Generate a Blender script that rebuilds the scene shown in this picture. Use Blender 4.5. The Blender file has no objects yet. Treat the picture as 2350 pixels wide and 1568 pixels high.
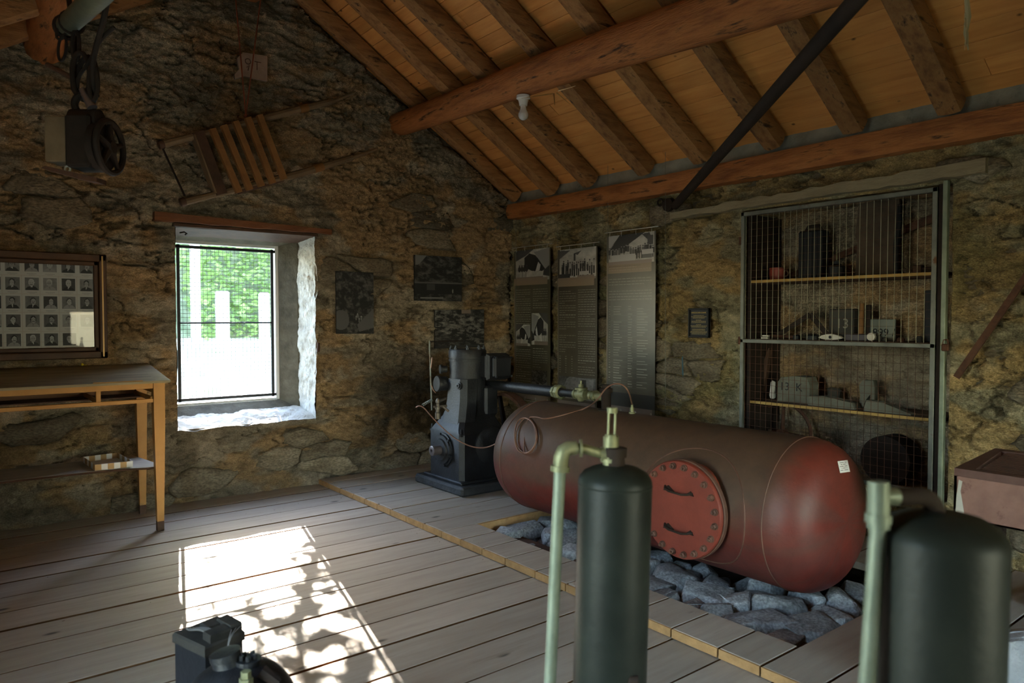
import bpy, bmesh, math, random
import numpy as np
from mathutils import Vector, Matrix, noise as mnoise

scene = bpy.context.scene
COL = scene.collection
R = math.radians
PI = math.pi
rnd = random.Random(7)

# ------------------------------------------------------------------ camera
CAMPOS = Vector((-4.89, -6.23, 1.5))
YAW, PITCH, FPX = R(51.7), R(-1.81), 1663.0
fw = Vector((math.cos(PITCH)*math.cos(YAW), math.cos(PITCH)*math.sin(YAW), math.sin(PITCH)))
rt = Vector((math.sin(YAW), -math.cos(YAW), 0))
up = rt.cross(fw)
cd = bpy.data.cameras.new('camera'); cam = bpy.data.objects.new('camera', cd); COL.objects.link(cam)
cam.matrix_world = Matrix(((rt.x, up.x, -fw.x, CAMPOS.x), (rt.y, up.y, -fw.y, CAMPOS.y), (rt.z, up.z, -fw.z, CAMPOS.z), (0, 0, 0, 1)))
cd.sensor_width = 36; cd.lens = FPX/2350*36
cd.clip_start = 0.05; cd.clip_end = 200
cd.dof.use_dof = True; cd.dof.focus_distance = 5.2; cd.dof.aperture_fstop = 2.8
scene.camera = cam

# ------------------------------------------------------------------ light
scene.view_settings.view_transform = 'Standard'
scene.view_settings.look = 'None'
scene.view_settings.gamma = 1.0
scene.view_settings.use_curve_mapping = False
scene.view_settings.exposure = -0.03
scene.render.film_transparent = False
W_ = bpy.data.worlds.new('sky'); scene.world = W_; W_.use_nodes = True
nt = W_.node_tree; bg = nt.nodes['Background']
sky = nt.nodes.new('ShaderNodeTexSky'); sky.sky_type = 'NISHITA'; sky.sun_disc = False
sky.sun_elevation = R(25); sky.sun_rotation = R(14); sky.air_density = 1.2
nt.links.new(sky.outputs[0], bg.inputs[0]); bg.inputs[1].default_value = 6.0
def add_light(name, kind, energy, color, loc, direction, size=None, size_y=None):
    l = bpy.data.lights.new(name, kind); o = bpy.data.objects.new(name, l); COL.objects.link(o)
    l.energy = energy; l.color = color; o.location = loc
    o.rotation_euler = Vector(direction).to_track_quat('-Z', 'Y').to_euler()
    if size: l.shape = 'RECTANGLE'; l.size = size; l.size_y = size_y
    return o
SUNDIR = Vector((-0.24, -1.0, -0.505)).normalized()
sun = add_light('sun', 'SUN', 110.0, (1.0, 0.93, 0.82), (2, 8, 6), SUNDIR); sun.data.angle = R(0.3)
# daylight of the openings behind the photographer
add_light('door_daylight', 'AREA', 19.0, (0.66, 0.92, 0.88), (-5.55, -4.6, 1.15), (1, 0.1, 0.5), 1.0, 1.9)
add_light('window_daylight', 'AREA', 11.0, (0.86, 1.0, 0.56), (-2.35, -8.85, 1.0), (0.30, 1, 0.75), 1.3, 1.15)
scene.cycles.use_denoising = True
scene.cycles.sample_clamp_indirect = 6.0
scene.cycles.max_bounces = 8; scene.cycles.diffuse_bounces = 5; scene.cycles.glossy_bounces = 3
scene.cycles.transparent_max_bounces = 8
scene.cycles.caustics_reflective = False; scene.cycles.caustics_refractive = False
# window portal: guides the sky's light, adds none
pl = add_light('window_portal', 'AREA', 1.0, (1, 1, 1), (-2.85, 0.5, 1.45), (0, -1, 0), 0.95, 1.45)
pl.data.cycles.is_portal = True

# point on a real plane of the room seen at photograph pixel (px, py)
def ray(px, py): return fw + rt*((px-1175)/FPX) - up*((py-784)/FPX)
def atp(px, py, axis, val):
    d = ray(px, py); t = (val-CAMPOS[axis])/d[axis]; return CAMPOS + d*t
def atd(px, py, dist): return CAMPOS + ray(px, py)*dist

# ------------------------------------------------------------------ materials
def ramp(nt, stops):
    n = nt.nodes.new('ShaderNodeValToRGB'); cr = n.color_ramp
    while len(cr.elements) < len(stops): cr.elements.new(0.5)
    for e, (p, c) in zip(cr.elements, stops):
        e.position = p; e.color = (*c, 1) if len(c) == 3 else c
    return n
MATS = {}
def mat(name, cols, scale=6, rough=0.7, metal=0.0, bump=0.3, bscale=40, stretch=(1, 1, 1), attr=None, knots=False,
        stain=None, stain_scale=2.0, stain_at=0.55, detail=8, vary=0.0, spec=0.4, coat=0.0, bdist=0.01, trans=0.0, fine=None):
    if name in MATS: return MATS[name]
    m = bpy.data.materials.new(name); MATS[name] = m; m.use_nodes = True
    nt = m.node_tree; N = nt.nodes; L = nt.links; b = N['Principled BSDF']
    tc = N.new('ShaderNodeTexCoord'); oi = N.new('ShaderNodeObjectInfo')
    mu = N.new('ShaderNodeMath'); mu.operation = 'MULTIPLY'; mu.inputs[1].default_value = 37.0
    L.new(oi.outputs['Random'], mu.inputs[0])
    ad = N.new('ShaderNodeVectorMath'); ad.operation = 'ADD'
    L.new(tc.outputs['Object'], ad.inputs[0]); L.new(mu.outputs[0], ad.inputs[1])
    mp = N.new('ShaderNodeMapping'); mp.inputs['Scale'].default_value = stretch
    L.new(ad.outputs[0], mp.inputs[0])
    n1 = N.new('ShaderNodeTexNoise'); n1.inputs['Scale'].default_value = scale; n1.inputs['Detail'].default_value = detail
    n1.inputs['Roughness'].default_value = 0.6
    L.new(mp.outputs[0], n1.inputs['Vector'])
    k = len(cols)
    stops = [(0.3+0.4*i/max(1, k-1), c) for i, c in enumerate(cols)]
    cr = ramp(nt, stops if k > 1 else [(0, cols[0]), (1, cols[0])]); L.new(n1.outputs[0], cr.inputs[0])
    out = cr.outputs[0]
    def mix(a, bcol, fac, mode='MIX', f=None):
        x = N.new('ShaderNodeMix'); x.data_type = 'RGBA'; x.blend_type = mode
        if isinstance(fac, (int, float)): x.inputs[0].default_value = fac
        else: L.new(fac, x.inputs[0])
        L.new(a, x.inputs[6])
        if isinstance(bcol, tuple): x.inputs[7].default_value = (*bcol, 1)
        else: L.new(bcol, x.inputs[7])
        return x.outputs[2]
    if attr:
        at = N.new('ShaderNodeAttribute'); at.attribute_name = attr
        out = mix(out, at.outputs[0], 1.0, 'MULTIPLY')
    if knots:
        vo = N.new('ShaderNodeTexVoronoi'); vo.inputs['Scale'].default_value = 2.6
        mp2 = N.new('ShaderNodeMapping'); mp2.inputs['Scale'].default_value = knots
        L.new(ad.outputs[0], mp2.inputs[0]); L.new(mp2.outputs[0], vo.inputs['Vector'])
        kr = ramp(nt, [(0.035, (1, 1, 1)), (0.085, (0, 0, 0))]); L.new(vo.outputs['Distance'], kr.inputs[0])
        out = mix(out, tuple(c*0.22 for c in cols[0]), kr.outputs[0])
    if stain:
        n3 = N.new('ShaderNodeTexNoise'); n3.inputs['Scale'].default_value = stain_scale; n3.inputs['Detail'].default_value = 7
        n3.inputs['Roughness'].default_value = 0.65
        L.new(mp.outputs[0], n3.inputs['Vector'])
        sr = ramp(nt, [(stain_at, (0, 0, 0)), (stain_at+0.1, (1, 1, 1))]); L.new(n3.outputs[0], sr.inputs[0])
        out = mix(out, stain, sr.outputs[0])
    if fine:
        n4 = N.new('ShaderNodeTexNoise'); n4.inputs['Scale'].default_value = fine[0]; n4.inputs['Detail'].default_value = 4
        L.new(mp.outputs[0], n4.inputs['Vector'])
        f4 = ramp(nt, [(0.35, (fine[1],)*3), (0.65, (fine[2],)*3)]); L.new(n4.outputs[0], f4.inputs[0])
        out = mix(out, f4.outputs[0], 1.0, 'MULTIPLY')
    if vary:
        mr = N.new('ShaderNodeMapRange'); mr.inputs[3].default_value = 1-vary; mr.inputs[4].default_value = 1+vary
        L.new(oi.outputs['Random'], mr.inputs[0])
        cb = N.new('ShaderNodeCombineColor')
        for i in range(3): L.new(mr.outputs[0], cb.inputs[i])
        out = mix(out, cb.outputs[0], 1.0, 'MULTIPLY')
    L.new(out, b.inputs['Base Color'])
    b.inputs['Roughness'].default_value = rough; b.inputs['Metallic'].default_value = metal
    b.inputs['Specular IOR Level'].default_value = spec
    if coat: b.inputs['Coat Weight'].default_value = coat; b.inputs['Coat Roughness'].default_value = 0.15
    if trans: b.inputs['Transmission Weight'].default_value = trans
    if bump:
        n2 = N.new('ShaderNodeTexNoise'); n2.inputs['Scale'].default_value = bscale; n2.inputs['Detail'].default_value = 6
        n2.inputs['Roughness'].default_value = 0.65
        L.new(mp.outputs[0], n2.inputs['Vector'])
        bp = N.new('ShaderNodeBump'); bp.inputs['Strength'].default_value = bump; bp.inputs['Distance'].default_value = bdist
        L.new(n2.outputs[0], bp.inputs['Height']); L.new(bp.outputs[0], b.inputs['Normal'])
    return m

WALLM = mat('rubble_wall', [(0.75, 0.74, 0.72), (1.0, 0.99, 0.97), (1.25, 1.22, 1.18)], 16, 0.95, bump=1.0, bscale=26, attr='Col', bdist=0.06, detail=10, fine=(90, .72, 1.15), spec=.15, stretch=(1, 1, 1.6))
STONE = mat('wall_stone', [(0.13, 0.10, 0.065), (0.21, 0.17, 0.115), (0.28, 0.24, 0.175)], 5, 0.9, bump=1.0, bscale=20, vary=0.35, bdist=0.025, stretch=(1, 1, 2.2), fine=(45, .6, 1.2), spec=.2)
ROCK = mat('pit_rock', [(0.17, 0.18, 0.185), (0.30, 0.315, 0.325), (0.44, 0.45, 0.45)], 5, 0.75, bump=0.8, bscale=22, vary=0.3, bdist=0.015, fine=(70, .6, 1.2), spec=.4)
CEILB = mat('roof_board', [(0.58, 0.24, 0.060), (0.68, 0.305, 0.085), (0.74, 0.36, 0.11)], 2.2, 0.62, bump=0.15, bscale=30, stretch=(9, 1, 9), knots=(2.4, 1.7, 2.4), vary=0.12, stain=(0.34, 0.14, 0.04), stain_scale=1.1, stain_at=.68)
RAFT = mat('log_wood', [(0.15, 0.065, 0.022), (0.31, 0.15, 0.052), (0.40, 0.21, 0.08)], 3.0, 0.68, bump=0.6, bscale=14, stretch=(1.1, 6, 6), vary=0.15, stain=(0.045, 0.02, 0.009), stain_scale=3.0, stain_at=.57, bdist=.015)
PURL = mat('old_beam_wood', [(0.20, 0.065, 0.020), (0.42, 0.155, 0.045), (0.52, 0.215, 0.068)], 2.6, 0.62, bump=0.7, bscale=12, stretch=(7, 1.1, 7), stain=(0.045, 0.017, 0.008), stain_scale=2.6, stain_at=.57, bdist=.02)
FLOORB = mat('floor_board', [(0.335, 0.275, 0.215), (0.38, 0.32, 0.255), (0.42, 0.36, 0.29)], 2.6, 0.66, bump=0.2, bscale=26, stretch=(1, 9, 9), vary=0.14, knots=(.7, 1.7, 1.7), stain=(0.29, 0.235, 0.18), stain_scale=1.3, stain_at=.62)
ENDG = mat('board_end_grain', [(0.34, 0.19, 0.075), (0.50, 0.29, 0.12)], 20, 0.75, bump=0.3, bscale=60)
EDGE_SHADE = mat('board_edge_gap_shade', [(0.10, 0.045, 0.018), (0.17, 0.08, 0.03)], 12, 0.9, bump=0.2, spec=.1)  # board sides coloured dark for the shade inside the gaps
DIRT = mat('dark_soil', [(0.022, 0.018, 0.014), (0.06, 0.05, 0.04)], 8, 0.95, bump=1, bscale=30, bdist=.03)
CEM = mat('grey_cement', [(0.20, 0.195, 0.165), (0.34, 0.33, 0.28)], 7, 0.92, bump=0.6, bscale=30, bdist=.015, stain=(.10, .095, .075), stain_scale=5, stain_at=.62)
WHITE = mat('limewashed_stone', [(0.36, 0.33, 0.28), (0.62, 0.60, 0.55), (0.78, 0.76, 0.72)], 8, 0.9, bump=0.9, bscale=24, bdist=.03, stain=(.30, .21, .12), stain_scale=5, stain_at=.60)
PLAST = mat('grey_plaster', [(0.07, 0.062, 0.045), (0.15, 0.135, 0.10)], 9, 0.95, bump=0.6, bscale=40, bdist=.015)
REDT = mat('red_oxide_tank', [(0.10, 0.028, 0.018), (0.22, 0.040, 0.022), (0.30, 0.048, 0.024)], 2.4, 0.50, bump=0.25, bscale=40, stain=(0.075, 0.048, 0.034), stain_scale=2.6, stain_at=.50, spec=.5)
REDH = mat('red_oxide_hatch', [(0.16, 0.030, 0.018), (0.235, 0.042, 0.024)], 5, 0.55, bump=0.3, bscale=50, stain=(0.14, 0.04, 0.025), stain_scale=5, stain_at=.6)
DUST = mat('dusty_brown_rivet', [(0.07, 0.035, 0.025), (0.15, 0.07, 0.045)], 10, 0.6, bump=.2)
IRON = mat('black_iron', [(0.007, 0.008, 0.009), (0.014, 0.015, 0.018), (0.026, 0.028, 0.032)], 6, 0.42, 0.0, bump=0.35, bscale=60, spec=.38)
DIRON = mat('dull_dark_iron', [(0.014, 0.009, 0.007), (0.032, 0.020, 0.014)], 6, 0.8, 0.0, bump=0.3, spec=.25)
RUST = mat('rusty_iron', [(0.045, 0.020, 0.012), (0.10, 0.042, 0.022), (0.06, 0.035, 0.025)], 12, 0.8, 0.1, bump=0.5, bscale=60)
STEEL = mat('dull_steel', [(0.12, 0.125, 0.11), (0.22, 0.23, 0.20)], 8, 0.5, 0.5, bump=0.2, stain=(0.12, 0.055, 0.025), stain_scale=9, stain_at=.60)
GALV = mat('galvanised_pipe', [(0.16, 0.19, 0.14), (0.25, 0.29, 0.22)], 10, 0.5, 0.35, bump=0.2, bscale=50, stain=(0.22, 0.16, 0.08), stain_scale=6, stain_at=.63)
BRASS = mat('aged_brass_fitting', [(0.17, 0.175, 0.095), (0.30, 0.30, 0.17)], 14, 0.5, 0.5, bump=0.3)
CYLM = mat('dark_green_cylinder', [(0.009, 0.012, 0.010), (0.017, 0.021, 0.017), (0.028, 0.032, 0.024)], 4, 0.46, 0.0, bump=0.15, bscale=50, spec=.2)
COPP = mat('copper_tube', [(0.19, 0.10, 0.07), (0.30, 0.17, 0.12)], 12, 0.45, 0.5, bump=0.1)
TABLE = mat('yellow_pine', [(0.34, 0.155, 0.03), (0.46, 0.225, 0.05)], 4, 0.5, bump=0.15, bscale=40, stretch=(1, 1, 1), stain=(0.20, 0.10, 0.035), stain_scale=4, stain_at=.62)
TTOP = mat('worn_table_top', [(0.13, 0.10, 0.055), (0.24, 0.195, 0.11), (0.30, 0.25, 0.15)], 3, 0.62, bump=0.25, bscale=40, stretch=(1, 5, 5))
SHELFW = mat('dusty_shelf', [(0.36, 0.34, 0.31), (0.50, 0.48, 0.45)], 3, 0.55, bump=0.1, stretch=(1, 5, 5))
SLEDW = mat('old_grey_wood', [(0.13, 0.085, 0.045), (0.24, 0.165, 0.095)], 4, 0.75, bump=0.4, stretch=(1, 1, 1))
SLATW = mat('slat_brown_wood', [(0.17, 0.075, 0.022), (0.30, 0.145, 0.045)], 5, 0.65, bump=0.3)
DARKW = mat('dark_old_wood', [(0.045, 0.022, 0.012), (0.10, 0.05, 0.028)], 5, 0.75, bump=0.4)
LINT = mat('reddish_lintel_wood', [(0.12, 0.045, 0.018), (0.25, 0.095, 0.035)], 4, 0.65, bump=0.5, stretch=(1, 6, 6))
GREYW = mat('weathered_grey_lintel', [(0.24, 0.19, 0.12), (0.38, 0.32, 0.21)], 4, 0.85, bump=0.6, stretch=(6, 1, 6), bdist=.02, stain=(.15, .09, .045), stain_scale=4, stain_at=.6)
YSHELF = mat('yellow_shelf_edge', [(0.30, 0.18, 0.05), (0.46, 0.29, 0.085)], 6, 0.6, bump=0.2, stretch=(5, 1, 5))
PORC = mat('white_porcelain', [(0.75, 0.75, 0.74), (0.8, 0.8, 0.8)], 4, 0.25, bump=0)
PAPER = mat('white_paper', [(0.78, 0.77, 0.75), (0.82, 0.81, 0.8)], 4, 0.8, bump=0)
BLACKP = mat('black_plastic', [(0.008, 0.009, 0.011), (0.016, 0.017, 0.021)], 5, 0.5, bump=0.15, spec=.25)
DUSTP = mat('dusty_black_plastic', [(0.018, 0.018, 0.018), (0.055, 0.05, 0.042)], 5, 0.75, bump=0.2, spec=.15)
GOLD = mat('gold_lettering', [(0.50, 0.36, 0.12), (0.60, 0.44, 0.16)], 5, 0.5, 0.2, bump=0)
FRAMEM = mat('brown_picture_frame', [(0.05, 0.022, 0.010), (0.10, 0.045, 0.018)], 6, 0.5, bump=0.1, spec=.3)
GILT = mat('gilt_frame_edge', [(0.34, 0.18, 0.06), (0.45, 0.26, 0.09)], 6, 0.35, 0.3, bump=0)
FORGE = mat('reddish_painted_steel', [(0.22, 0.115, 0.09), (0.34, 0.185, 0.145)], 8, 0.7, bump=0.25, stain=(0.13, 0.06, 0.045), stain_scale=9, stain_at=.60)
CORD = mat('red_brown_cord', [(0.20, 0.05, 0.025), (0.28, 0.08, 0.035)], 20, 0.8, bump=0)
PINK = mat('pinkish_clay_tile', [(0.30, 0.215, 0.17), (0.42, 0.31, 0.25)], 8, 0.85, bump=0.5)
WIREG = mat('bright_wire', [(0.5, 0.5, 0.46), (0.6, 0.6, 0.55)], 8, 0.4, 0.6, bump=0)
CAGEW = mat('rusty_cage_wire', [(0.30, 0.26, 0.16), (0.42, 0.42, 0.30), (0.15, 0.09, 0.05)], 3, 0.55, 0.3, bump=0)
PALE = mat('pale_stone', [(0.5, 0.48, 0.42), (0.62, 0.6, 0.54)], 8, 0.8, bump=.2)
CRAFT = mat('brown_cardboard', [(0.45, 0.29, 0.13), (0.52, 0.34, 0.16)], 5, 0.8, bump=0)
REDPOT = mat('red_pot', [(0.20, 0.035, 0.025), (0.28, 0.05, 0.03)], 5, 0.5, bump=0)
YEL = mat('yellow_head', [(0.75, 0.6, 0.03), (0.8, 0.65, 0.05)], 5, 0.4, bump=0)
PRINT = mat('printed_sheet', [(1, 1, 1), (1, 1, 1)], 5, 0.6, bump=0, attr='Col')
PRINTG = mat('glossy_print', [(1, 1, 1), (1, 1, 1)], 5, 0.34, bump=0, attr='Col', spec=.5)
GRASS = mat('sunlit_ground', [(0.30, 0.32, 0.20), (0.52, 0.50, 0.42)], 1.2, 0.9, bump=0.3, stain=(.20, .30, .08), stain_scale=1.0, stain_at=.55)
POSTM = mat('pale_post_stone', [(0.5, 0.48, 0.46), (0.62, 0.6, 0.58)], 4, 0.9, bump=.4)
BARK = mat('tree_bark', [(0.10, 0.08, 0.06), (0.2, 0.17, 0.13)], 6, 0.9, bump=.6)
def leafmat(name, c1, c2):
    m = mat(name, [c1, c2], 3, 0.6, bump=0); nt = m.node_tree; b = nt.nodes['Principled BSDF']
    tr = nt.nodes.new('ShaderNodeBsdfTranslucent'); tr.inputs[0].default_value = (*[min(1, c*1.6) for c in c2], 1)
    mx = nt.nodes.new('ShaderNodeMixShader'); mx.inputs[0].default_value = 0.5
    nt.links.new(b.outputs[0], mx.inputs[1]); nt.links.new(tr.outputs[0], mx.inputs[2])
    nt.links.new(mx.outputs[0], nt.nodes['Material Output'].inputs['Surface'])
    return m
LEAF = leafmat('hedge_leaf', (0.07, 0.12, 0.03), (0.20, 0.28, 0.09))
LEAF2 = leafmat('tree_leaf', (0.08, 0.16, 0.03), (0.20, 0.32, 0.07))

# ------------------------------------------------------------------ mesh helpers
class MB:
    def __init__(s): s.v = []; s.f = []
    def add(s, vs, fs):
        o = len(s.v); s.v += [Vector(v) for v in vs]; s.f += [tuple(i+o for i in f) for f in fs]; return s
    def box(s, a, b, ch=0.0, M=None):
        x0, y0, z0 = [min(p, q) for p, q in zip(a, b)]; x1, y1, z1 = [max(p, q) for p, q in zip(a, b)]
        if ch <= 0:
            vs = [(x0,y0,z0),(x1,y0,z0),(x1,y1,z0),(x0,y1,z0),(x0,y0,z1),(x1,y0,z1),(x1,y1,z1),(x0,y1,z1)]
            fs = [(0,3,2,1),(4,5,6,7),(0,1,5,4),(1,2,6,5),(2,3,7,6),(3,0,4,7)]
        else:
            c = min(ch, (x1-x0)*.45, (y1-y0)*.45, (z1-z0)*.45)
            bm = bmesh.new(); bmesh.ops.create_cube(bm, size=1)
            for v in bm.verts: v.co = Vector(((x0+x1)/2+v.co.x*(x1-x0), (y0+y1)/2+v.co.y*(y1-y0), (z0+z1)/2+v.co.z*(z1-z0)))
            bmesh.ops.bevel(bm, geom=bm.edges[:], offset=c, segments=1, affect='EDGES')
            bm.verts.index_update(); vs = [v.co.copy() for v in bm.verts]; fs = [tuple(v.index for v in f.verts) for f in bm.faces]; bm.free()
        if M: vs = [M @ Vector(v) for v in vs]
        return s.add(vs, fs)
    def tube(s, pts, r, n=10, caps=True, close=False):
        pts = [Vector(p) for p in pts]; k = len(pts)
        rs = r if isinstance(r, (list, tuple)) else [r]*k
        vs = []; prev = None
        for i, p in enumerate(pts):
            if close: t = pts[(i+1) % k]-pts[i-1]
            else: t = (pts[min(i+1, k-1)]-pts[max(i-1, 0)])
            if t.length < 1e-9: t = Vector((0, 0, 1))
            t.normalize()
            if prev is None:
                a = Vector((0, 0, 1)) if abs(t.z) < .9 else Vector((1, 0, 0)); u = t.cross(a).normalized()
            else: u = (prev - t*prev.dot(t)).normalized()
            prev = u; w = t.cross(u)
            for j in range(n):
                an = 2*PI*j/n; vs.append(p + (u*math.cos(an)+w*math.sin(an))*rs[i])
        fs = []
        m = k if close else k-1
        for i in range(m):
            i2 = (i+1) % k
            for j in range(n): fs.append((i*n+j, i*n+(j+1) % n, i2*n+(j+1) % n, i2*n+j))
        if caps and not close: fs += [tuple(range(n-1, -1, -1)), tuple((k-1)*n+j for j in range(n))]
        return s.add(vs, fs)
    def cyl(s, a, b, r, n=20, r2=None): return s.tube([a, b], [r, r if r2 is None else r2], n)
    def lathe(s, o, ax, prof, n=28):
        # prof: (distance along the axis, radius)
        o = Vector(o); t = Vector(ax).normalized(); a = Vector((0, 0, 1)) if abs(t.z) < .9 else Vector((1, 0, 0))
        u = t.cross(a).normalized(); w = t.cross(u); vs = []; fs = []
        for h, r in prof:
            for j in range(n):
                an = 2*PI*j/n; vs.append(o+t*h+(u*math.cos(an)+w*math.sin(an))*max(r, 1e-4))
        for i in range(len(prof)-1):
            for j in range(n): fs.append((i*n+j, i*n+(j+1) % n, (i+1)*n+(j+1) % n, (i+1)*n+j))
        fs += [tuple(range(n-1, -1, -1)), tuple((len(prof)-1)*n+j for j in range(n))]
        return s.add(vs, fs)
    def prism(s, outline, axis, a, b):
        # outline: 2D points in the plane across `axis`
        def P(p, h): q = list(p); q.insert(axis, h); return q
        n = len(outline); vs = [P(p, a) for p in outline]+[P(p, b) for p in outline]
        fs = [tuple(range(n-1, -1, -1)), tuple(range(n, 2*n))]+[(i, (i+1) % n, n+(i+1) % n, n+i) for i in range(n)]
        return s.add(vs, fs)
    def ring(s, c, ax, R0, r, n=36, m=10):
        c = Vector(c); t = Vector(ax).normalized(); a = Vector((0, 0, 1)) if abs(t.z) < .9 else Vector((1, 0, 0))
        u = t.cross(a).normalized(); w = t.cross(u)
        return s.tube([c+(u*math.cos(2*PI*i/n)+w*math.sin(2*PI*i/n))*R0 for i in range(n)], r, m, close=True)
    def sphere(s, c, r, n=16, m=10, sc=(1, 1, 1)):
        vs = []; fs = []
        for i in range(1, m):
            ph = PI*i/m
            for j in range(n):
                th = 2*PI*j/n; vs.append(Vector(c)+Vector((r*sc[0]*math.sin(ph)*math.cos(th), r*sc[1]*math.sin(ph)*math.sin(th), r*sc[2]*math.cos(ph))))
        for i in range(m-2):
            for j in range(n): fs.append((i*n+j, (i+1)*n+j, (i+1)*n+(j+1) % n, i*n+(j+1) % n))
        o = len(vs); vs += [Vector(c)+Vector((0, 0, r*sc[2])), Vector(c)-Vector((0, 0, r*sc[2]))]
        for j in range(n): fs.append((o, j, (j+1) % n)); fs.append((o+1, (m-2)*n+(j+1) % n, (m-2)*n+j))
        return s.add(vs, fs)
    def hull(s, pts):
        bm = bmesh.new()
        for p in pts: bm.verts.new(p)
        r = bmesh.ops.convex_hull(bm, input=bm.verts[:])
        loose = [v for v in bm.verts if not v.link_faces]
        bmesh.ops.delete(bm, geom=loose, context='VERTS')
        bmesh.ops.recalc_face_normals(bm, faces=bm.faces[:])
        bm.verts.index_update(); vs = [v.co.copy() for v in bm.verts]; fs = [tuple(v.index for v in f.verts) for f in bm.faces]; bm.free()
        return s.add(vs, fs)
def lin(c): return c
def origin_of(o):
    v = Vector((0, 0, 0))
    while o is not None: v += o.location; o = o.parent
    return v
def obj(name, mb, m, parent=None, smooth=False, loc=None, ang=40):
    me = bpy.data.meshes.new(name)
    base = origin_of(parent) if parent else Vector((0, 0, 0))
    o = bpy.data.objects.new(name, me); COL.objects.link(o)
    if parent: o.parent = parent
    if loc is not None: o.location = Vector(loc)-base; base = Vector(loc)
    me.from_pydata([tuple(v-base) for v in mb.v], [], mb.f)
    me.materials.append(m)
    if smooth:
        me.polygons.foreach_set('use_smooth', [True]*len(me.polygons))
        try: me.set_sharp_from_angle(angle=R(ang))
        except Exception: pass
    me.update(); return o
def tag(o, label=None, cat=None, group=None, kind=None):
    if label: o['label'] = label
    if cat: o['category'] = cat
    if group: o['group'] = group
    if kind: o['kind'] = kind
    return o
def thing(name, label, cat, loc=(0, 0, 0), group=None):
    o = bpy.data.objects.new(name, None); COL.objects.link(o); o.location = loc; o.empty_display_size = .05
    return tag(o, label, cat, group)
def single(name, mb, m, label, cat, group=None, smooth=False, loc=None, ang=40):
    if loc is None:
        c = sum(mb.v, Vector())/len(mb.v); loc = (c.x, c.y, min(v.z for v in mb.v))
    return tag(obj(name, mb, m, None, smooth, loc, ang), label, cat, group)

# numpy noise --------------------------------------------------------------
def hsh(i, j, s):
    n = (i.astype(np.int64)*374761393 + j.astype(np.int64)*668265263 + s*1442695041) & 0x7fffffff
    n = ((n ^ (n >> 13))*1274126177) & 0x7fffffff
    return ((n ^ (n >> 16)) & 0xffff)/65535.0
def vn(x, y, s=0):
    i = np.floor(x); j = np.floor(y); fx = x-i; fy = y-j; fx = fx*fx*(3-2*fx); fy = fy*fy*(3-2*fy)
    a = hsh(i, j, s); b = hsh(i+1, j, s); c = hsh(i, j+1, s); d = hsh(i+1, j+1, s)
    return a*(1-fx)*(1-fy)+b*fx*(1-fy)+c*(1-fx)*fy+d*fx*fy
def fbm(x, y, o=4, s=0, g=.5):
    t = 0; a = 1; n = 0
    for k in range(o): t = t+a*vn(x*2**k+k*17.3, y*2**k-k*9.1, s+k*31); n += a; a *= g
    return t/n
def seed_pt(i, j, s):
    i = np.asarray(i, float); j = np.asarray(j, float)
    return i+.5+.42*(hsh(i, j, s)*2-1)+.5*(np.mod(j, 2)), j+.5+.34*(hsh(i, j, s+5)*2-1)
def vor(x, y, s):
    ci = np.floor(x); cj = np.floor(y)
    F1 = np.full(x.shape, 9.); F2 = np.full(x.shape, 9.); I = np.zeros(x.shape); J = np.zeros(x.shape)
    for di in (-2, -1, 0, 1, 2):
        for dj in (-2, -1, 0, 1, 2):
            px, py = seed_pt(ci+di, cj+dj, s); d = np.hypot(px-x, py-y)
            m1 = d < F1
            F2 = np.where(m1, F1, np.minimum(F2, d)); I = np.where(m1, ci+di, I); J = np.where(m1, cj+dj, J); F1 = np.where(m1, d, F1)
    return F1, F2, I, J
def clip_cell(i, j, s):
    c = [float(q) for q in seed_pt(i, j, s)]
    poly = [(c[0]-1.5, c[1]-1.5), (c[0]+1.5, c[1]-1.5), (c[0]+1.5, c[1]+1.5), (c[0]-1.5, c[1]+1.5)]
    for di in (-2, -1, 0, 1, 2):
        for dj in (-2, -1, 0, 1, 2):
            if di == 0 and dj == 0: continue
            q = [float(t) for t in seed_pt(i+di, j+dj, s)]
            mx, my = (c[0]+q[0])/2, (c[1]+q[1])/2; nx, ny = q[0]-c[0], q[1]-c[1]
            out = []
            for k in range(len(poly)):
                a = poly[k]; b = poly[(k+1) % len(poly)]
                da = (a[0]-mx)*nx+(a[1]-my)*ny; db = (b[0]-mx)*nx+(b[1]-my)*ny
                if da <= 0: out.append(a)
                if (da < 0 < db) or (db < 0 < da):
                    t = da/(da-db); out.append((a[0]+(b[0]-a[0])*t, a[1]+(b[1]-a[1])*t))
            poly = out
            if len(poly) < 3: return c, poly
    return c, poly

def np_mesh(name, P, faces, m, cols=None, parent=None, smooth=True):
    me = bpy.data.meshes.new(name)
    nv = len(P); nf = len(faces)
    me.vertices.add(nv); me.vertices.foreach_set('co', P.astype(np.float32).ravel())
    me.loops.add(nf*4); me.loops.foreach_set('vertex_index', faces.astype(np.int32).ravel())
    me.polygons.add(nf); me.polygons.foreach_set('loop_start', np.arange(0, nf*4, 4, dtype=np.int32))
    me.polygons.foreach_set('use_smooth', np.full(nf, smooth))
    if cols is not None:
        ca = me.color_attributes.new('Col', 'FLOAT_COLOR', 'POINT')
        c4 = np.ones((nv, 4), np.float32); c4[:, :3] = cols; ca.data.foreach_set('color', c4.ravel())
    me.update(calc_edges=True); me.validate()
    me.materials.append(m)
    o = bpy.data.objects.new(name, me); COL.objects.link(o)
    if parent: o.parent = parent
    return o
def grid_faces(nu, nv, mask=None):
    i, j = np.meshgrid(np.arange(nu-1), np.arange(nv-1), indexing='ij')
    a = i*nv+j; f = np.stack([a, a+nv, a+nv+1, a+1], -1).reshape(-1, 4)
    if mask is not None: f = f[mask.reshape(-1)]
    return f

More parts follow.
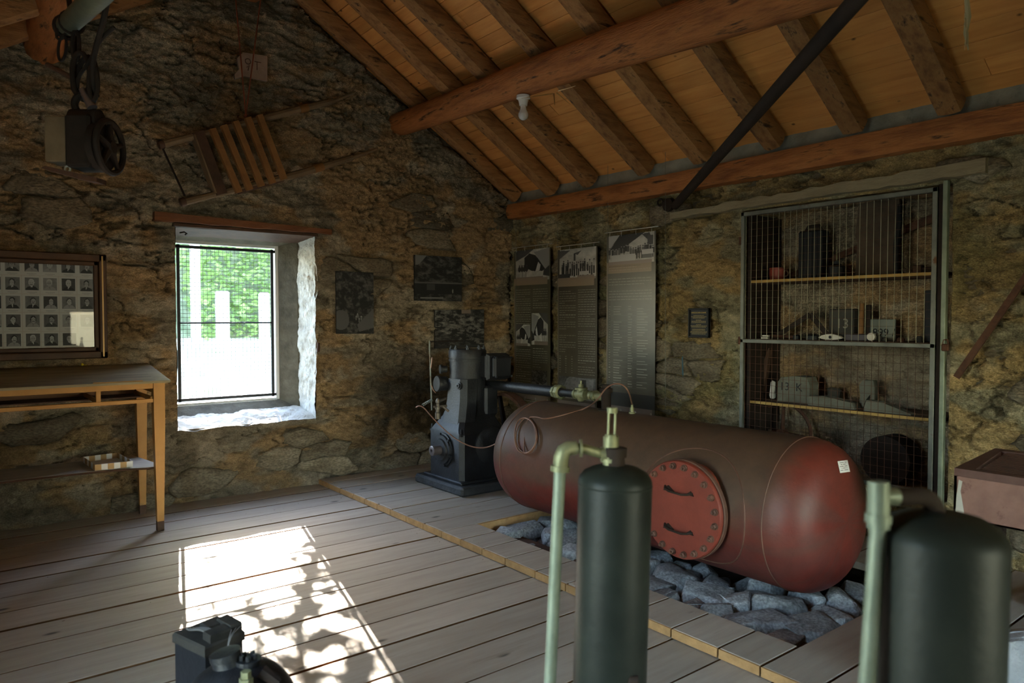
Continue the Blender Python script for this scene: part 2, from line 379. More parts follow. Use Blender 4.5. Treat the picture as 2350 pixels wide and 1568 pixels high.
# ------------------------------------------------------------------ the rubble walls
SLOPE = 0.62; EAVE = 2.83; RIDGE_X = -2.8; RIDGE_Z = EAVE-SLOPE*RIDGE_X; ROOM_W = 5.6; ROOM_L = 9.0
def roofz(x):
    return EAVE+SLOPE*np.minimum(-x, x+ROOM_W)
def wall_fields(u, v, s, su, sv, cover):
    wx = u+.05*(fbm(u*4, v*4, 3, s+70)-.5)*2; wy = v+.03*(fbm(u*4, v*4, 3, s+90)-.5)*2
    F1, F2, I, J = vor(wx/su, wy/sv, s)
    cell = hsh(I, J, s+11); expo = cover(u, v)
    joint = np.clip((F2-F1)/.16, 0, 1); joint = joint*joint*(3-2*joint)
    big = fbm(u*1.3, v*1.3, 3, s+1)-.5
    rough = fbm(u*9, v*16, 5, s+2, .6)-.5
    fine = fbm(u*34, v*50, 3, s+4, .6)-.5
    cr = np.abs(fbm(u*3.2+2*fbm(u*2, v*2, 2, s+8), v*7, 4, s+6)-.5); crack = np.clip(1-cr/.022, 0, 1)*(vn(u*1.5, v*1.5, s+60) > .38)
    bare = (expo > .5)
    slab = fbm(u*3.2+3*big, v*11, 5, s+44, .62)-.5
    crumb = np.abs(fbm(u*14+4*rough, v*26, 4, s+46, .6)-.5)
    ledge = np.clip((fbm(u*2.1+1.2*fbm(u*3, v*3, 3, s+50), v*8.5, 4, s+48, .55)-.5)*12, -1, 1)
    d = .05*big+.060*rough+.030*fine+.06*slab-.10*crumb+.016*ledge-.07*crack
    WK = np.array([1.62, 1.50, 1.40])
    d = d + np.where(bare, (joint-1)*.026+.02*(cell-.5)*joint, (joint-1)*.010*(vn(u*2, v*2, s+33) > .55))
    # own colours of stone and mortar
    ochre = np.array([0.34, 0.25, 0.145]); grey = np.array([0.265, 0.24, 0.185]); dark = np.array([0.095, 0.065, 0.040]); pale = np.array([0.38, 0.34, 0.265])
    g = np.clip((fbm(u*2.4, v*5.0, 4, s+12)-.47)*9, 0, 1)[..., None]
    c = ochre*(1-g)+grey*g
    p = np.clip((fbm(u*3.5, v*5, 4, s+14)-.60)*9, 0, 1)[..., None]; c = c*(1-p)+pale*p
    c = c*(.88+.24*cell[..., None])
    c = c*(.74+.52*fbm(u*22+3*rough, v*38, 4, s+18, .7)[..., None])
    dk = np.clip((fbm(u*5+2*big, v*10, 5, s+19, .65)-.54)*8, 0, 1)[..., None]; c = c*(1-.25*dk)
    k = np.clip((1-joint)*np.where(bare, .45, .08)+crack*.8+np.clip(-slab-.12, 0, 1)*1.5, 0, 1)[..., None]*.75; c = c*(1-k)+dark*k*.6
    return d, c*WK, crack
def axis_lines(a, b, step, fixed):
    pts = sorted([a]+[f for f in fixed if a < f < b]+[b]); out = [a]
    for p, q in zip(pts, pts[1:]):
        n = max(1, int(round((q-p)/step))); out += list(np.linspace(p, q, n+1)[1:])
    return np.array(out)
def build_stones(parent, s, su, sv, urange, vrange, test, place, seed, limit=170):
    r = random.Random(seed); cnt = 0
    for i in range(int(urange[0]/su)-2, int(urange[1]/su)+2):
        for j in range(int(vrange[0]/sv)-2, int(vrange[1]/sv)+2):
            c, poly = clip_cell(i, j, s)
            if len(poly) < 3: continue
            u0, v0 = c[0]*su, c[1]*sv
            pts = [(p[0]*su, p[1]*sv) for p in poly]
            if not test(u0, v0, pts): continue
            if cnt >= limit: return
            cnt += 1
            mx = sum(p[0] for p in pts)/len(pts); my = sum(p[1] for p in pts)/len(pts)
            out = []
            for k in range(len(pts)):
                a = pts[k]; b = pts[(k+1) % len(pts)]; L = math.hypot(a[0]-b[0], a[1]-b[1])
                if L < .02: continue
                for f_ in ((.10, .5, .90) if L > .07 else (.2, .8)):
                    j_ = min(.016, L*.12); out.append((a[0]*(1-f_)+b[0]*f_+r.uniform(-j_, j_), a[1]*(1-f_)+b[1]*f_+r.uniform(-j_, j_)))
            out = [(p[0]-.05*2*(float(fbm(np.array(p[0]*4), np.array(p[1]*4), 3, s+70))-.5), p[1]-.03*2*(float(fbm(np.array(p[0]*4), np.array(p[1]*4), 3, s+90))-.5)) for p in out]
            n = len(out)
            if n < 4: continue
            h = r.uniform(.012, .034); tx, ty = r.uniform(-.09, .09), r.uniform(-.12, .12)
            vs = []
            for sc_, hh in ((.965, -.05), (.93, h*.45), (.80, h), (.42, h*1.15)):
                for p in out:
                    q = (mx+(p[0]-mx)*sc_, my+(p[1]-my)*sc_)
                    e = r.uniform(-.006, .006) if hh > 0 else 0
                    vs.append((q[0], q[1], hh+e+(tx*(q[0]-mx)+ty*(q[1]-my) if hh > 0 else 0)))
            vs.append((mx, my, h*1.15))
            fs = []
            for q in range(3):
                for k in range(n): fs.append((q*n+k, q*n+(k+1) % n, (q+1)*n+(k+1) % n, (q+1)*n+k))
            for k in range(n): fs.append((3*n+k, 3*n+(k+1) % n, 4*n))
            mb = MB(); mb.add([place(*q) for q in vs], fs)
            obj('stone', mb, STONE, parent, True, place(mx, my, 0), 70)

# gable wall: y = 0, u = x, depth towards the room is -y
def cover_g(u, v):
    low = np.clip((1.15-v)*1.1, 0, 1)*.20
    right = np.clip((u+2.1)*.8, 0, 1)*.07
    a = ((u > -3.6) & (u < -2.1) & (v < .56))*.20 + ((u > -1.8) & (u < -.95) & (v > 1.25) & (v < 2.0))*.16 + ((u > -1.3) & (v > 2.0) & (v < 2.75))*.14
    return (fbm(u*1.7+3, v*2.1, 3, 405)+a > .69).astype(float)
WX0, WX1, WZ0, WZ1 = -3.40, -2.23, 0.60, 2.25
us = axis_lines(-ROOM_W, 0.0, .0125, [WX0, WX1]); vs_ = axis_lines(-.30, RIDGE_Z+.05, .0125, [WZ0, WZ1])
U, V = np.meshgrid(us, vs_, indexing='ij')
top = roofz(U)-.045-.03*fbm(U*7, U*0, 3, 77)
d, c, cr = wall_fields(U, V, 100, .44, .185, cover_g)
soot = np.clip((fbm(U*2.2, V*2.2, 4, 222)-.38)*5, 0, 1)*np.clip(1.5-np.abs(U+1.15)/.7, 0, 1)*np.clip((1.35-V)*2.2, 0, 1)
c = c*(1-.82*soot[..., None])
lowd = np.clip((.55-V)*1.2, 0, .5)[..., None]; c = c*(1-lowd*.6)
hole = (U > WX0-1e-6) & (U < WX1+1e-6) & (V > WZ0-1e-6) & (V < WZ1+1e-6)
near = np.maximum(np.maximum(WX0-U, U-WX1), np.maximum(WZ0-V, V-WZ1)); near = np.clip(near/.06, 0, 1)
d = d*(.25+.75*near)
Vc = np.minimum(V, top)
P = np.stack([U, -d, Vc], -1).reshape(-1, 3)
qi = (V[:-1, :-1] < top[:-1, :-1]) | (V[1:, :-1] < top[1:, :-1])
um = (us[:-1]+us[1:])/2; vm = (vs_[:-1]+vs_[1:])/2; UM, VM = np.meshgrid(um, vm, indexing='ij')
qi &= ~((UM > WX0) & (UM < WX1) & (VM > WZ0) & (VM < WZ1))
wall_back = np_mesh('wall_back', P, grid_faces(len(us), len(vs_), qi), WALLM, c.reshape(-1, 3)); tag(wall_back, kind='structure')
def test_g(u, v, pts):
    if v < 0.02 or v > 4.2 or u < -5.3 or u > -.06: return False
    if any(p[1] > float(roofz(np.array(p[0])))-.10 for p in pts): return False
    if any(WX0-.04 < p[0] < WX1+.04 and WZ0-.05 < p[1] < WZ1+.12 for p in pts): return False
    return float(cover_g(np.array(u), np.array(v))) > .5
build_stones(wall_back, 100, .44, .185, (-5.6, 0), (0, 4.2), test_g, lambda u, v, h: Vector((u, -h-.004, v)), 3, 150)

# right wall: x = 0, u = y, depth towards the room is -x
CY0, CY1, CZ0, CZ1 = -4.40, -2.92, 0.36, 2.33
def cover_r(u, v):
    t = np.clip((v-2.25)*2, 0, 1)*.16
    return (fbm(u*1.8+13, v*2.2, 3, 505)+t > .655).astype(float)
us = axis_lines(-5.6, 0.0, .0125, [CY0, CY1]); vs_ = axis_lines(-.30, 2.78, .0125, [CZ0, CZ1])
U, V = np.meshgrid(us, vs_, indexing='ij')
d, c, cr = wall_fields(U, V, 300, .40, .165, cover_r)
c = c*np.array([.95, 1.0, .88])  # greenish light put into this wall's colour; mossy patches follow
mo = np.clip((fbm(U*2, V*2, 4, 333)-.52)*6, 0, 1)[..., None]; c = c*(1-.5*mo)+np.array([.15, .16, .07])*.5*mo
near = np.maximum(np.maximum(CY0-U, U-CY1), np.maximum(CZ0-V, V-CZ1)); d = d*(.25+.75*np.clip(near/.06, 0, 1))
topz = 2.66-.05*fbm(U*3, U*0, 3, 9)
d = d-np.clip((V-topz)/.03, 0, 1)*.05
P = np.stack([-d, U, V], -1).reshape(-1, 3)
um = (us[:-1]+us[1:])/2; vm = (vs_[:-1]+vs_[1:])/2; UM, VM = np.meshgrid(um, vm, indexing='ij')
qi = ~((UM > CY0) & (UM < CY1) & (VM > CZ0) & (VM < CZ1))
wall_right = np_mesh('wall_right', P, grid_faces(len(us), len(vs_), qi), WALLM, c.reshape(-1, 3)); tag(wall_right, kind='structure')
def test_r(u, v, pts):
    if v < 0.02 or u < -5.5 or u > -.1: return False
    if any(p[1] > 2.60 for p in pts): return False
    if any(CY0-.05 < p[0] < CY1+.05 and CZ0-.05 < p[1] < CZ1+.10 for p in pts): return False
    return float(cover_r(np.array(u), np.array(v))) > .5
build_stones(wall_right, 300, .40, .165, (-5.6, 0), (0, 2.7), test_r, lambda u, v, h: Vector((-h-.004, u, v)), 5, 130)

def sheet(name, P0, P1, P2, P3, nu, nv, disp, m, parent=None, seed=0, freq=6, wallcol=False):
    # quad patch P0-P1 (u), P0-P3 (v), displaced along its normal
    P0, P1, P2, P3 = map(Vector, (P0, P1, P2, P3)); nrm = (P1-P0).cross(P3-P0).normalized()
    u = np.linspace(0, 1, nu); v = np.linspace(0, 1, nv); A, B = np.meshgrid(u, v, indexing='ij')
    a0, a1, a2, a3 = [np.array(p) for p in (P0, P1, P2, P3)]
    A_ = A[..., None]; B_ = B[..., None]
    P = a0*(1-A_)*(1-B_)+a1*A_*(1-B_)+a2*A_*B_+a3*(1-A_)*B_
    lu = (P1-P0).length; lv = (P3-P0).length
    dd = (fbm(A*lu*freq, B*lv*freq, 5, seed+3, .6)-.5)*2*disp
    P = P+dd[..., None]*np.array(nrm)
    cols = None
    if wallcol:
        _, cols, _ = wall_fields(A*lu+seed, B*lv+seed*.7, 300, .3, .16, lambda x, y: x*0); cols = cols.reshape(-1, 3)
    o = np_mesh(name, P.reshape(-1, 3), grid_faces(nu, nv), m, cols, parent); return o
# niche behind the cage
ND = 0.46
sheet('niche_back', (ND, CY0, CZ0), (ND, CY1, CZ0), (ND, CY1, CZ1), (ND, CY0, CZ1), 110, 140, .02, WALLM, wall_right, 3, 5, True)
sheet('niche_side', (0, CY0, CZ0), (ND, CY0, CZ0), (ND, CY0, CZ1), (0, CY0, CZ1), 30, 120, .012, WALLM, wall_right, 5, 6, True)
sheet('niche_side', (0, CY1, CZ0), (ND, CY1, CZ0), (ND, CY1, CZ1), (0, CY1, CZ1), 30, 120, .012, WALLM, wall_right, 7, 6, True)
sheet('niche_floor', (-.01, CY0, CZ0), (ND, CY0, CZ0), (ND, CY1, CZ0), (-.01, CY1, CZ0), 30, 80, .012, WALLM, wall_right, 8, 6, True)
sheet('niche_top', (-.01, CY0, CZ1), (ND, CY0, CZ1), (ND, CY1, CZ1), (-.01, CY1, CZ1), 30, 80, .012, WALLM, wall_right, 9, 6, True)
# rest of the right wall, the left wall and the wall behind the photographer (with the door and window openings that let the daylight in)
rough_w = [(.20, .155, .10)]
PLAINW = mat('plain_rubble', [(0.10, 0.08, 0.05), (0.20, 0.155, 0.10), (0.24, 0.21, 0.16)], 5, 0.95, bump=1, bscale=14, bdist=.04, stretch=(1, 1, 2), spec=.15)
mb = MB(); mb.box((0, -5.6, -.3), (.3, -ROOM_L, 2.9)); mb.v = mb.v
obj('far_end', mb, PLAINW, wall_right)
mb = MB(); x = -ROOM_W; dx0, dx1 = -5.1, -4.1
mb.box((x-.4, 0.4, -.3), (x, dx1, 2.95)); mb.box((x-.4, dx1, 2.1), (x, dx0, 2.95)); mb.box((x-.4, dx0, -.3), (x, -ROOM_L-.3, 2.95)); mb.box((x-.4, dx1, -.3), (x, dx0, 0))
wall_left = obj('wall_left', mb, PLAINW); tag(wall_left, kind='structure')
mb = MB(); y = -ROOM_L
mb.box((-ROOM_W-.4, y, -.3), (-3.05, y-.4, 2.95)); mb.box((-1.65, y, -.3), (.3, y-.4, 2.95)); mb.box((-3.05, y, -.3), (-1.65, y-.4, .38)); mb.box((-3.05, y, 1.62), (-1.65, y-.4, 2.95))
mb.prism([(-ROOM_W-.4, 2.95), (.3, 2.95), (RIDGE_X, RIDGE_Z+.25)], 1, y-.4, y)
wall_front = obj('wall_front', mb, PLAINW); tag(wall_front, kind='structure')

# ------------------------------------------------------------------ ceiling: boards on both slopes
ceiling = tag(bpy.data.objects.new('ceiling', None), kind='structure'); COL.objects.link(ceiling)
ca_, sa_ = math.cos(math.atan(SLOPE)), math.sin(math.atan(SLOPE))
def board_mesh(L, w, t, ch=.0025):
    mb = MB(); mb.box((-w/2, -L/2, 0), (w/2, L/2, t), ch); return mb
def add_board(side, row, y0, y1, w):
    sc_ = (row+.5)*w; x = -sc_*ca_ if side > 0 else -ROOM_W+sc_*ca_; z = EAVE+sc_*sa_+rnd.uniform(-.0012, .0012)
    mb = board_mesh(abs(y1-y0)-.002, w-.0015, .022, .003)
    o = obj('board', mb, CEILB, ceiling); o.location = (x, (y0+y1)/2, z)
    o.rotation_euler = (0, math.atan(SLOPE)*(1 if side > 0 else -1), 0)
BW = .132
for row in range(-1, 25):
    cuts = [.12]; y = .12-rnd.uniform(.8, 3.8)
    while y > -8.2: cuts.append(y); y -= rnd.uniform(3.4, 4.2)
    cuts.append(-ROOM_L-.2)
    for a, b in zip(cuts, cuts[1:]): add_board(1, row, a, b, BW)
    add_board(-1, row, .12, -ROOM_L-.2, BW)
mb = MB()
for sgn in (1, -1):
    e = 0 if sgn > 0 else -ROOM_W
    q = [(e+sgn*.3, EAVE-.3*SLOPE+.06), (RIDGE_X, RIDGE_Z+.06), (RIDGE_X, RIDGE_Z+.14), (e+sgn*.3, EAVE-.3*SLOPE+.14)]
    mb.prism(q, 1, .6, -ROOM_L-.5)
obj('roof_deck', mb, DARKW, ceiling)
# cement filling between the rafters over the wall plate
mb = MB(); n = 60
sheet('trim_1', (-.035, -5.6, 2.66), (-.035, 0, 2.66), (-.005, 0, 2.87), (-.005, -5.6, 2.87), 220, 12, .012, CEM, None, 21, 9)
tag(bpy.data.objects['trim_1'], kind='structure')

# ------------------------------------------------------------------ floor
floor_ = obj('floor', MB().box((-ROOM_W-.4, .6, -.42), (.5, -ROOM_L-.4, -.30)), DIRT); tag(floor_, kind='structure')
PX = -2.19; PT = .048
bnd = [0.04, -.24, -.49, -.74, -1.0, -1.245, -1.51, -1.755, -2.01, -2.27, -2.52, -2.78]
while bnd[-1] > -ROOM_L: bnd.append(bnd[-1]-rnd.uniform(.245, .262))
for a, b in zip(bnd, bnd[1:]):
    g = rnd.choice([.009, .011, .014, .020]); 
    mb = MB(); mb.box((-ROOM_W+.0, a-g, -.032+rnd.uniform(-.001, .001)), (PX+(.55 if b > -1.95 or a < -4.75 else .22), b+.001, rnd.uniform(-.002, .001)), .0015)
    obj('floor_board', mb, FLOORB, floor_, loc=(-3.8, (a+b)/2, 0))
    for xj in (-5.2, -4.1, -3.0): pass
def shade_edges(root, pre):
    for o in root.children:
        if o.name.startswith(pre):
            o.data.materials.append(EDGE_SHADE)
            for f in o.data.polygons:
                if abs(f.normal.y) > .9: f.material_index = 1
shade_edges(floor_, 'floor_board')
# joists under the boards
for xj in (-5.3, -4.4, -3.5, -2.6, -1.75):
    obj('joist', MB().box((xj-.05, .0, -.15), (xj+.05, -ROOM_L, -.034)), DARKW, floor_)

# raised platform with the opening for the tank
platform = thing('raised_platform', 'raised platform of short worn boards around the stone pit under the red tank', 'platform', (PX, -3, 0))
pb = [-.035, -.22, -.48, -.72, -.94, -1.15, -1.36, -1.60, -1.84, -2.08]
PIT0, PIT1, PITX0, PITX1 = -2.08, -4.53, -1.93, -.62
def pboard(x0, x1, a, b, m=FLOORB):
    mb = MB(); mb.box((x0+.004+rnd.uniform(-.006, .006), a-.005, .004), (x1, b+.006, PT+rnd.uniform(-.002, .002)), .003)
    o = obj('platform_board', mb, m, platform, loc=((x0+x1)/2, (a+b)/2, 0))
    if x0 < -2.1:
        e = MB(); e.box((x0-.008, a-.005, .004), (x0+.003, b+.003, PT-.003), .001); obj('board_end', e, ENDG, platform, loc=(x0, (a+b)/2, 0))
for a, b in zip(pb, pb[1:]): pboard(PX-.03, -.045, a, b)
mid = [-2.08, -2.31, -2.55, -2.79, -3.07, -3.33, -3.57, -3.81, -4.06, -4.32, -4.53]
for a, b in zip(mid, mid[1:]):
    pboard(PX-.03, PITX0, a, b); pboard(PITX1, -.045, a, b)
q = -4.53
while q > -7.2:
    w = rnd.uniform(.245, .262); pboard(PX-.03, -.045, q, q-w); q -= w
shade_edges(platform, 'platform_board')
# pit edge fascia, orange end grain towards the pit
obj('edge_plank', MB().box((PITX0-.03, PIT0+.02, -.12), (PITX1, PIT0-.008, PT-.006), .003), ENDG, platform)
obj('edge_plank', MB().box((PITX0+.001, PIT0, -.2), (PITX0-.03, PIT1, .002), .003), DARKW, platform)
obj('edge_plank', MB().box((PITX0, PIT1-.001, -.2), (PITX1, PIT1-.03, .002), .003), DARKW, platform)

# rocks in the pit ----------------------------------------------------------
def rock(c, s, seed, flat=.55, m=ROCK, name='rock', rot=None):
    r = random.Random(seed); pts = []
    rot = Matrix.Rotation(r.uniform(0, PI), 3, 'Z') @ Matrix.Rotation(r.uniform(-.35, .35), 3, 'X') if rot is None else rot
    for _ in range(22):
        v = Vector((r.gauss(0, 1), r.gauss(0, 1), r.gauss(0, 1))).normalized()
        v = Vector([math.copysign(abs(q)**.6, q) for q in v])*r.uniform(.8, 1.0)
        pts.append(Vector(c)+rot @ Vector((v.x*s[0], v.y*s[1], v.z*s[2])))
    mb = MB(); mb.hull(pts); bm = bmesh.new()
    vv = [bm.verts.new(v) for v in mb.v]
    for f in mb.f: bm.faces.new([vv[i] for i in f])
    bmesh.ops.bevel(bm, geom=bm.edges[:], offset=min(s)*.07, segments=1, affect='EDGES')
    bm.verts.index_update(); o = MB(); o.v = [v.co.copy() for v in bm.verts]; o.f = [tuple(v.index for v in f.verts) for f in bm.faces]; bm.free()
    return o
rocks = []
rr = random.Random(21)
ORD = ['first', 'second', 'third', 'fourth', 'fifth', 'sixth', 'seventh', 'eighth', 'ninth', 'tenth', 'eleventh', 'twelfth', 'thirteenth', 'fourteenth', 'fifteenth', 'sixteenth', 'seventeenth', 'eighteenth', 'nineteenth', 'twentieth', 'twenty-first', 'twenty-second', 'twenty-third', 'twenty-fourth', 'twenty-fifth']
def add_rock(x, y, z, s, seed):
    w_ = 'flat-topped' if s[2] < s[0]*.45 else ('upright' if s[2] > s[0]*.8 else 'angular')
    o = single('rock', rock((x, y, z), s, seed), ROCK, 'grey angular rock lying among the others in the pit under the red tank', 'rock', 'rocks filling the pit under the red tank', loc=(x, y, z-s[2]))
    rocks.append((x, y))
front = [(1550, 1322, .19, .14, .07), (1620, 1375, .15, .12, .08), (1690, 1390, .10, .09, .15), (1500, 1345, .14, .11, .07), (1590, 1405, .13, .09, .06), (1650, 1415, .09, .07, .07),
         (1780, 1395, .15, .11, .10), (1850, 1375, .11, .09, .09), (1930, 1385, .10, .09, .08), (1965, 1365, .12, .08, .08), (1860, 1440, .13, .10, .05), (1725, 1440, .20, .09, .05),
         (1895, 1420, .13, .08, .06), (1800, 1478, .16, .07, .04), (1520, 1380, .09, .07, .05), (1200, 1215, .13, .08, .05), (1240, 1190, .12, .08, .05), (1265, 1225, .10, .08, .06), (1170, 1225, .09, .06, .05),
         (1300, 1210, .08, .07, .10), (1290, 1250, .09, .08, .07), (1310, 1270, .10, .07, .05), (1475, 1300, .10, .09, .08), (1490, 1390, .08, .07, .06), (1760, 1350, .12, .10, .09)]
for k, (px, py, a, b, c_) in enumerate(front):
    a *= 1.25; b *= 1.25; c_ *= 1.1
    p = atp(px, py, 2, -.02); x = min(max(p.x, PITX0+a*.75), -.7); y = min(max(p.y, PIT1+a*.8), PIT0-a*.8)
    add_rock(x, y, .0-c_*.45, (a, b, c_), 100+k)
fr_ = sorted([o for o in scene.objects if o.name.startswith('rock')], key=lambda o: (o.location-CAMPOS).dot(rt)/(o.location-CAMPOS).dot(fw))
for k, o in enumerate(fr_): o['label'] = '%s rock from the left among the large grey rocks of the near pit side' % ORD[k]; o['group'] = 'large rocks of the near pit side'
k = 0
for gy in np.arange(-2.2, -4.5, -.165):
    for gx in np.arange(-1.80, -1.15, .18):
        a = rr.uniform(.09, .14); k += 1
        x = min(max(gx+rr.uniform(-.04, .04), PITX0+a*.9), -.75); y = min(max(gy+rr.uniform(-.04, .04), PIT1+a), PIT0-a)
        add_rock(x, y, -.13+rr.uniform(-.03, .02)+(.05 if -1.55 < gx < -1.0 else 0), (a, a*.8, rr.uniform(.07, .1)), 300+k)

# outer masonry behind the rough faces (closes the corners, forms the window's thickness)
mb = MB(); T0, T1 = .07, .50
mb.box((-6.0, T0, -.4), (-3.80, T1, 3.0)); mb.box((-1.98, T0, -.4), (.56, T1, 3.0)); mb.box((-3.80, T0, -.4), (-1.98, T1, .56)); mb.box((-3.80, T0, 2.34), (-1.98, T1, 3.0))
mb.prism([(-6.0, 3.0), (.3, 3.0), (-2.8, 4.55)], 1, T0, T1)
obj('masonry_core', mb, PLAINW, wall_back)
mb = MB(); mb.box((.07, .5, -.4), (.6, CY1+.02, 2.85)); mb.box((.07, CY0-.02, -.4), (.6, -ROOM_L, 2.85)); mb.box((.07, CY0-.02, -.4), (.6, CY1+.02, CZ0-.02)); mb.box((.07, CY0-.02, CZ1+.02), (.6, CY1+.02, 2.85)); mb.box((ND+.04, CY0-.02, CZ0-.02), (.6, CY1+.02, CZ1+.02))
obj('masonry_core', mb, PLAINW, wall_right)

# ------------------------------------------------------------------ window
window_1 = tag(bpy.data.objects.new('window_1', None), kind='structure'); COL.objects.link(window_1)
sheet('reveal', (WX1+.0, -.012, WZ0-.02), (-2.275, .31, .66), (-2.275, .31, 2.26), (WX1, -.012, WZ1+.02), 50, 150, .036, WHITE, window_1, 31, 6)
sheet('reveal', (WX0, .0, WZ0-.02), (-3.36, .31, .66), (-3.36, .31, 2.26), (WX0, .0, WZ1), 30, 110, .012, PLAST, window_1, 33, 5)
sheet('window_sill', (WX0-.01, -.02, WZ0-.005), (WX1+.02, -.02, WZ0+.01), (-2.26, .32, .685), (-3.37, .32, .675), 110, 44, .024, WHITE, window_1, 35, 6)
sheet('soffit', (WX0, 0, 2.235), (WX1, 0, 2.235), (-2.26, .32, 2.20), (-3.37, .32, 2.20), 60, 20, .006, DARKW, window_1, 37, 4)
def prism_z(mb, pts, z0, z1): return mb.prism(pts, 2, z0, z1)
mb = MB(); prism_z(mb, [(-2.22, .29), (-2.275, .30), (-2.395, .42), (-2.40, .50), (-1.95, .50), (-1.95, .29)], .55, 2.36); obj('window_frame', mb, PLAST, window_1)
mb = MB(); prism_z(mb, [(-3.42, .29), (-3.36, .30), (-3.315, .42), (-3.31, .50), (-3.85, .50), (-3.85, .29)], .55, 2.36); obj('window_frame', mb, PLAST, window_1)
mb = MB(); mb.prism([(.295, .665), (.42, .745), (.50, .745), (.50, .3), (.295, .3)], 0, -3.40, -2.30); obj('window_frame', mb, PLAST, window_1)
mb = MB(); mb.prism([(.295, 2.215), (.42, 2.175), (.50, 2.175), (.50, 2.5), (.295, 2.5)], 0, -3.40, -2.30); obj('window_frame', mb, PLAST, window_1)
mb = MB(); mb.box((-2.43, .445, .74), (-2.398, .50, 2.18)); mb.box((-3.315, .455, 2.150), (-2.40, .50, 2.180)); mb.box((-3.315, .455, .74), (-2.40, .50, .762)); obj('white_edge', mb, PORC, window_1)
gr = thing('window_grille', 'dark steel grille with fine wire mesh standing in the bright window opening', 'grille', (-2.87, .44, .78))
for a, b in (((-3.275, .79), (-3.275, 2.125)), ((-2.462, .79), (-2.462, 2.125)), ((-3.29, .795), (-2.445, .795)), ((-3.29, 2.12), (-2.445, 2.12)), ((-3.27, 1.462), (-2.47, 1.462))):
    w = .013 if a[1] != 1.462 else .007
    obj('grille_bar', MB().box((a[0]-w, .43, a[1]-w), (b[0]+w, .448, b[1]+w), .003), IRON, gr)
mb = MB(); q = .0016
for i in range(1, 24): x = -3.275+.813*i/24; mb.box((x-q, .4395, .80), (x+q, .4413, 2.12))
for i in range(1, 39): z = .795+1.325*i/39; mb.box((-3.27, .4412, z-q), (-2.465, .443, z+q))
tag(obj('wire_mesh', mb, STEEL, gr), kind='stuff')
mb = MB(); n = 14
vs = []
for i in range(n+1):
    t = i/n; x = -3.56+1.47*t; e = .004*math.sin(i*1.9); zt = 2.335-.03*t+e*.6; zb = 2.268-.005*t-e
    vs += [(x, -.062-e, zb), (x, -.062+e, zt), (x, .03, zt), (x, .03, zb)]
fs = [(0, 1, 2, 3), (4*n+3, 4*n+2, 4*n+1, 4*n)]
for i in range(n):
    for k in range(4): fs.append((i*4+k, (i+1)*4+k, (i+1)*4+(k+1) % 4, i*4+(k+1) % 4))
mb.add(vs, fs); single('wooden_lintel', mb, LINT, 'reddish brown timber lintel board over the bright window', 'lintel')
single('soffit_board', MB().box((-3.42, -.03, 2.235), (-2.21, .28, 2.262), .004), DARKW, 'worn planks under the reddish lintel roofing the window recess', 'board')
# small hook and bits on the reveal
single('iron_hook', MB().tube([(-3.37, -.03, 2.185), (-3.345, -.06, 2.19), (-3.325, -.05, 2.18), (-3.33, -.03, 2.172)], .006, 8), DIRON, 'small iron hook at the upper left corner of the window', 'hook', smooth=True)
single('rusty_hinge_pin', MB().cyl((-2.225, -.045, 1.20), (-2.215, -.03, 1.28), .014, 8), RUST, 'rusty hinge stub on the right window jamb', 'hinge')

# ------------------------------------------------------------------ outdoors
gy = np.linspace(.5, 26, 60); gx = np.linspace(-12, 22, 50); GX, GY = np.meshgrid(gx, gy, indexing='ij')
GZ = .42+.085*np.clip(GY-.5, 0, 8)+.10*(fbm(GX, GY, 3, 5)-.5)
ground = np_mesh('ground', np.stack([GX, GY, GZ], -1).reshape(-1, 3), grid_faces(50, 60), GRASS); tag(ground, kind='structure')
# overgrown bank
bx = np.linspace(-10, 20, 60); bt = np.linspace(0, 1, 24); BX, BT = np.meshgrid(bx, bt, indexing='ij')
P = np.stack([BX, 9+6*BT+.8*(fbm(BX, BT*4, 3, 8)-.5), 1.0+7.0*BT+.5*(fbm(BX*2, BT*8, 3, 9)-.5)], -1)
bank = np_mesh('bank', P.reshape(-1, 3), grid_faces(60, 24), mat('bank_earth', [(.05, .07, .03), (.16, .17, .11)], 4, .95, bump=.5)); tag(bank, kind='structure')
def leaves(name, n, sampler, size, m, label, cat, seed, parent=None, kind='stuff'):
    r = random.Random(seed); mb = MB()
    for _ in range(n):
        c = Vector(sampler(r)); s_ = size*r.uniform(.6, 1.3)
        q = Matrix.Rotation(r.uniform(0, 6.3), 3, 'Z') @ Matrix.Rotation(r.uniform(0, 3.1), 3, 'X')
        mb.add([c+q @ Vector(v) for v in ((-s_, 0, 0), (0, -s_*.55, .1*s_), (s_, 0, 0), (0, s_*.55, .1*s_))], [(0, 1, 2, 3)])
    if parent: return tag(obj(name, mb, m, parent), kind=kind)
    return tag(single(name, mb, m, label, cat), kind=kind)
def s_bank(r):
    x = r.uniform(-1, 7); t = r.random()**1.3*.7
    return (x, 8.7+6*t+r.uniform(-.5, .3), 1.1+7*t+r.uniform(-.1, .4))
leaves('ivy_bank', 12000, s_bank, .085, LEAF, 'bright green creeper covering the bank outside the window', 'foliage', 4)
for k, (px, y0, w, py0, py1, lab) in enumerate(((450, 7.6, .15, 790, 480, 'tall pale post left of centre in front of the green bank outside'), (511, 6.8, .20, 775, 668, 'short pale stone post in the middle of the window view'), (607, 7.2, .17, 775, 672, 'pale stone post outside, nearest the right window bar'))):
    a = atp(px, py0, 1, y0); b = atp(px, py1, 1, y0)
    mb = MB(); mb.box((a.x-w/2, y0-w/2, .5), (a.x+w/2, y0+w/2, b.z), .03); mb.box((a.x-w*.62, y0-w*.62, .5), (a.x+w*.62, y0+w*.62, .98+.02*k), .02)
    single('stone_post', mb, POSTM, lab, 'post')
mb = MB(); mb.box((-2.5, 6.2, .3), (6, 6.45, 1.30), .03)
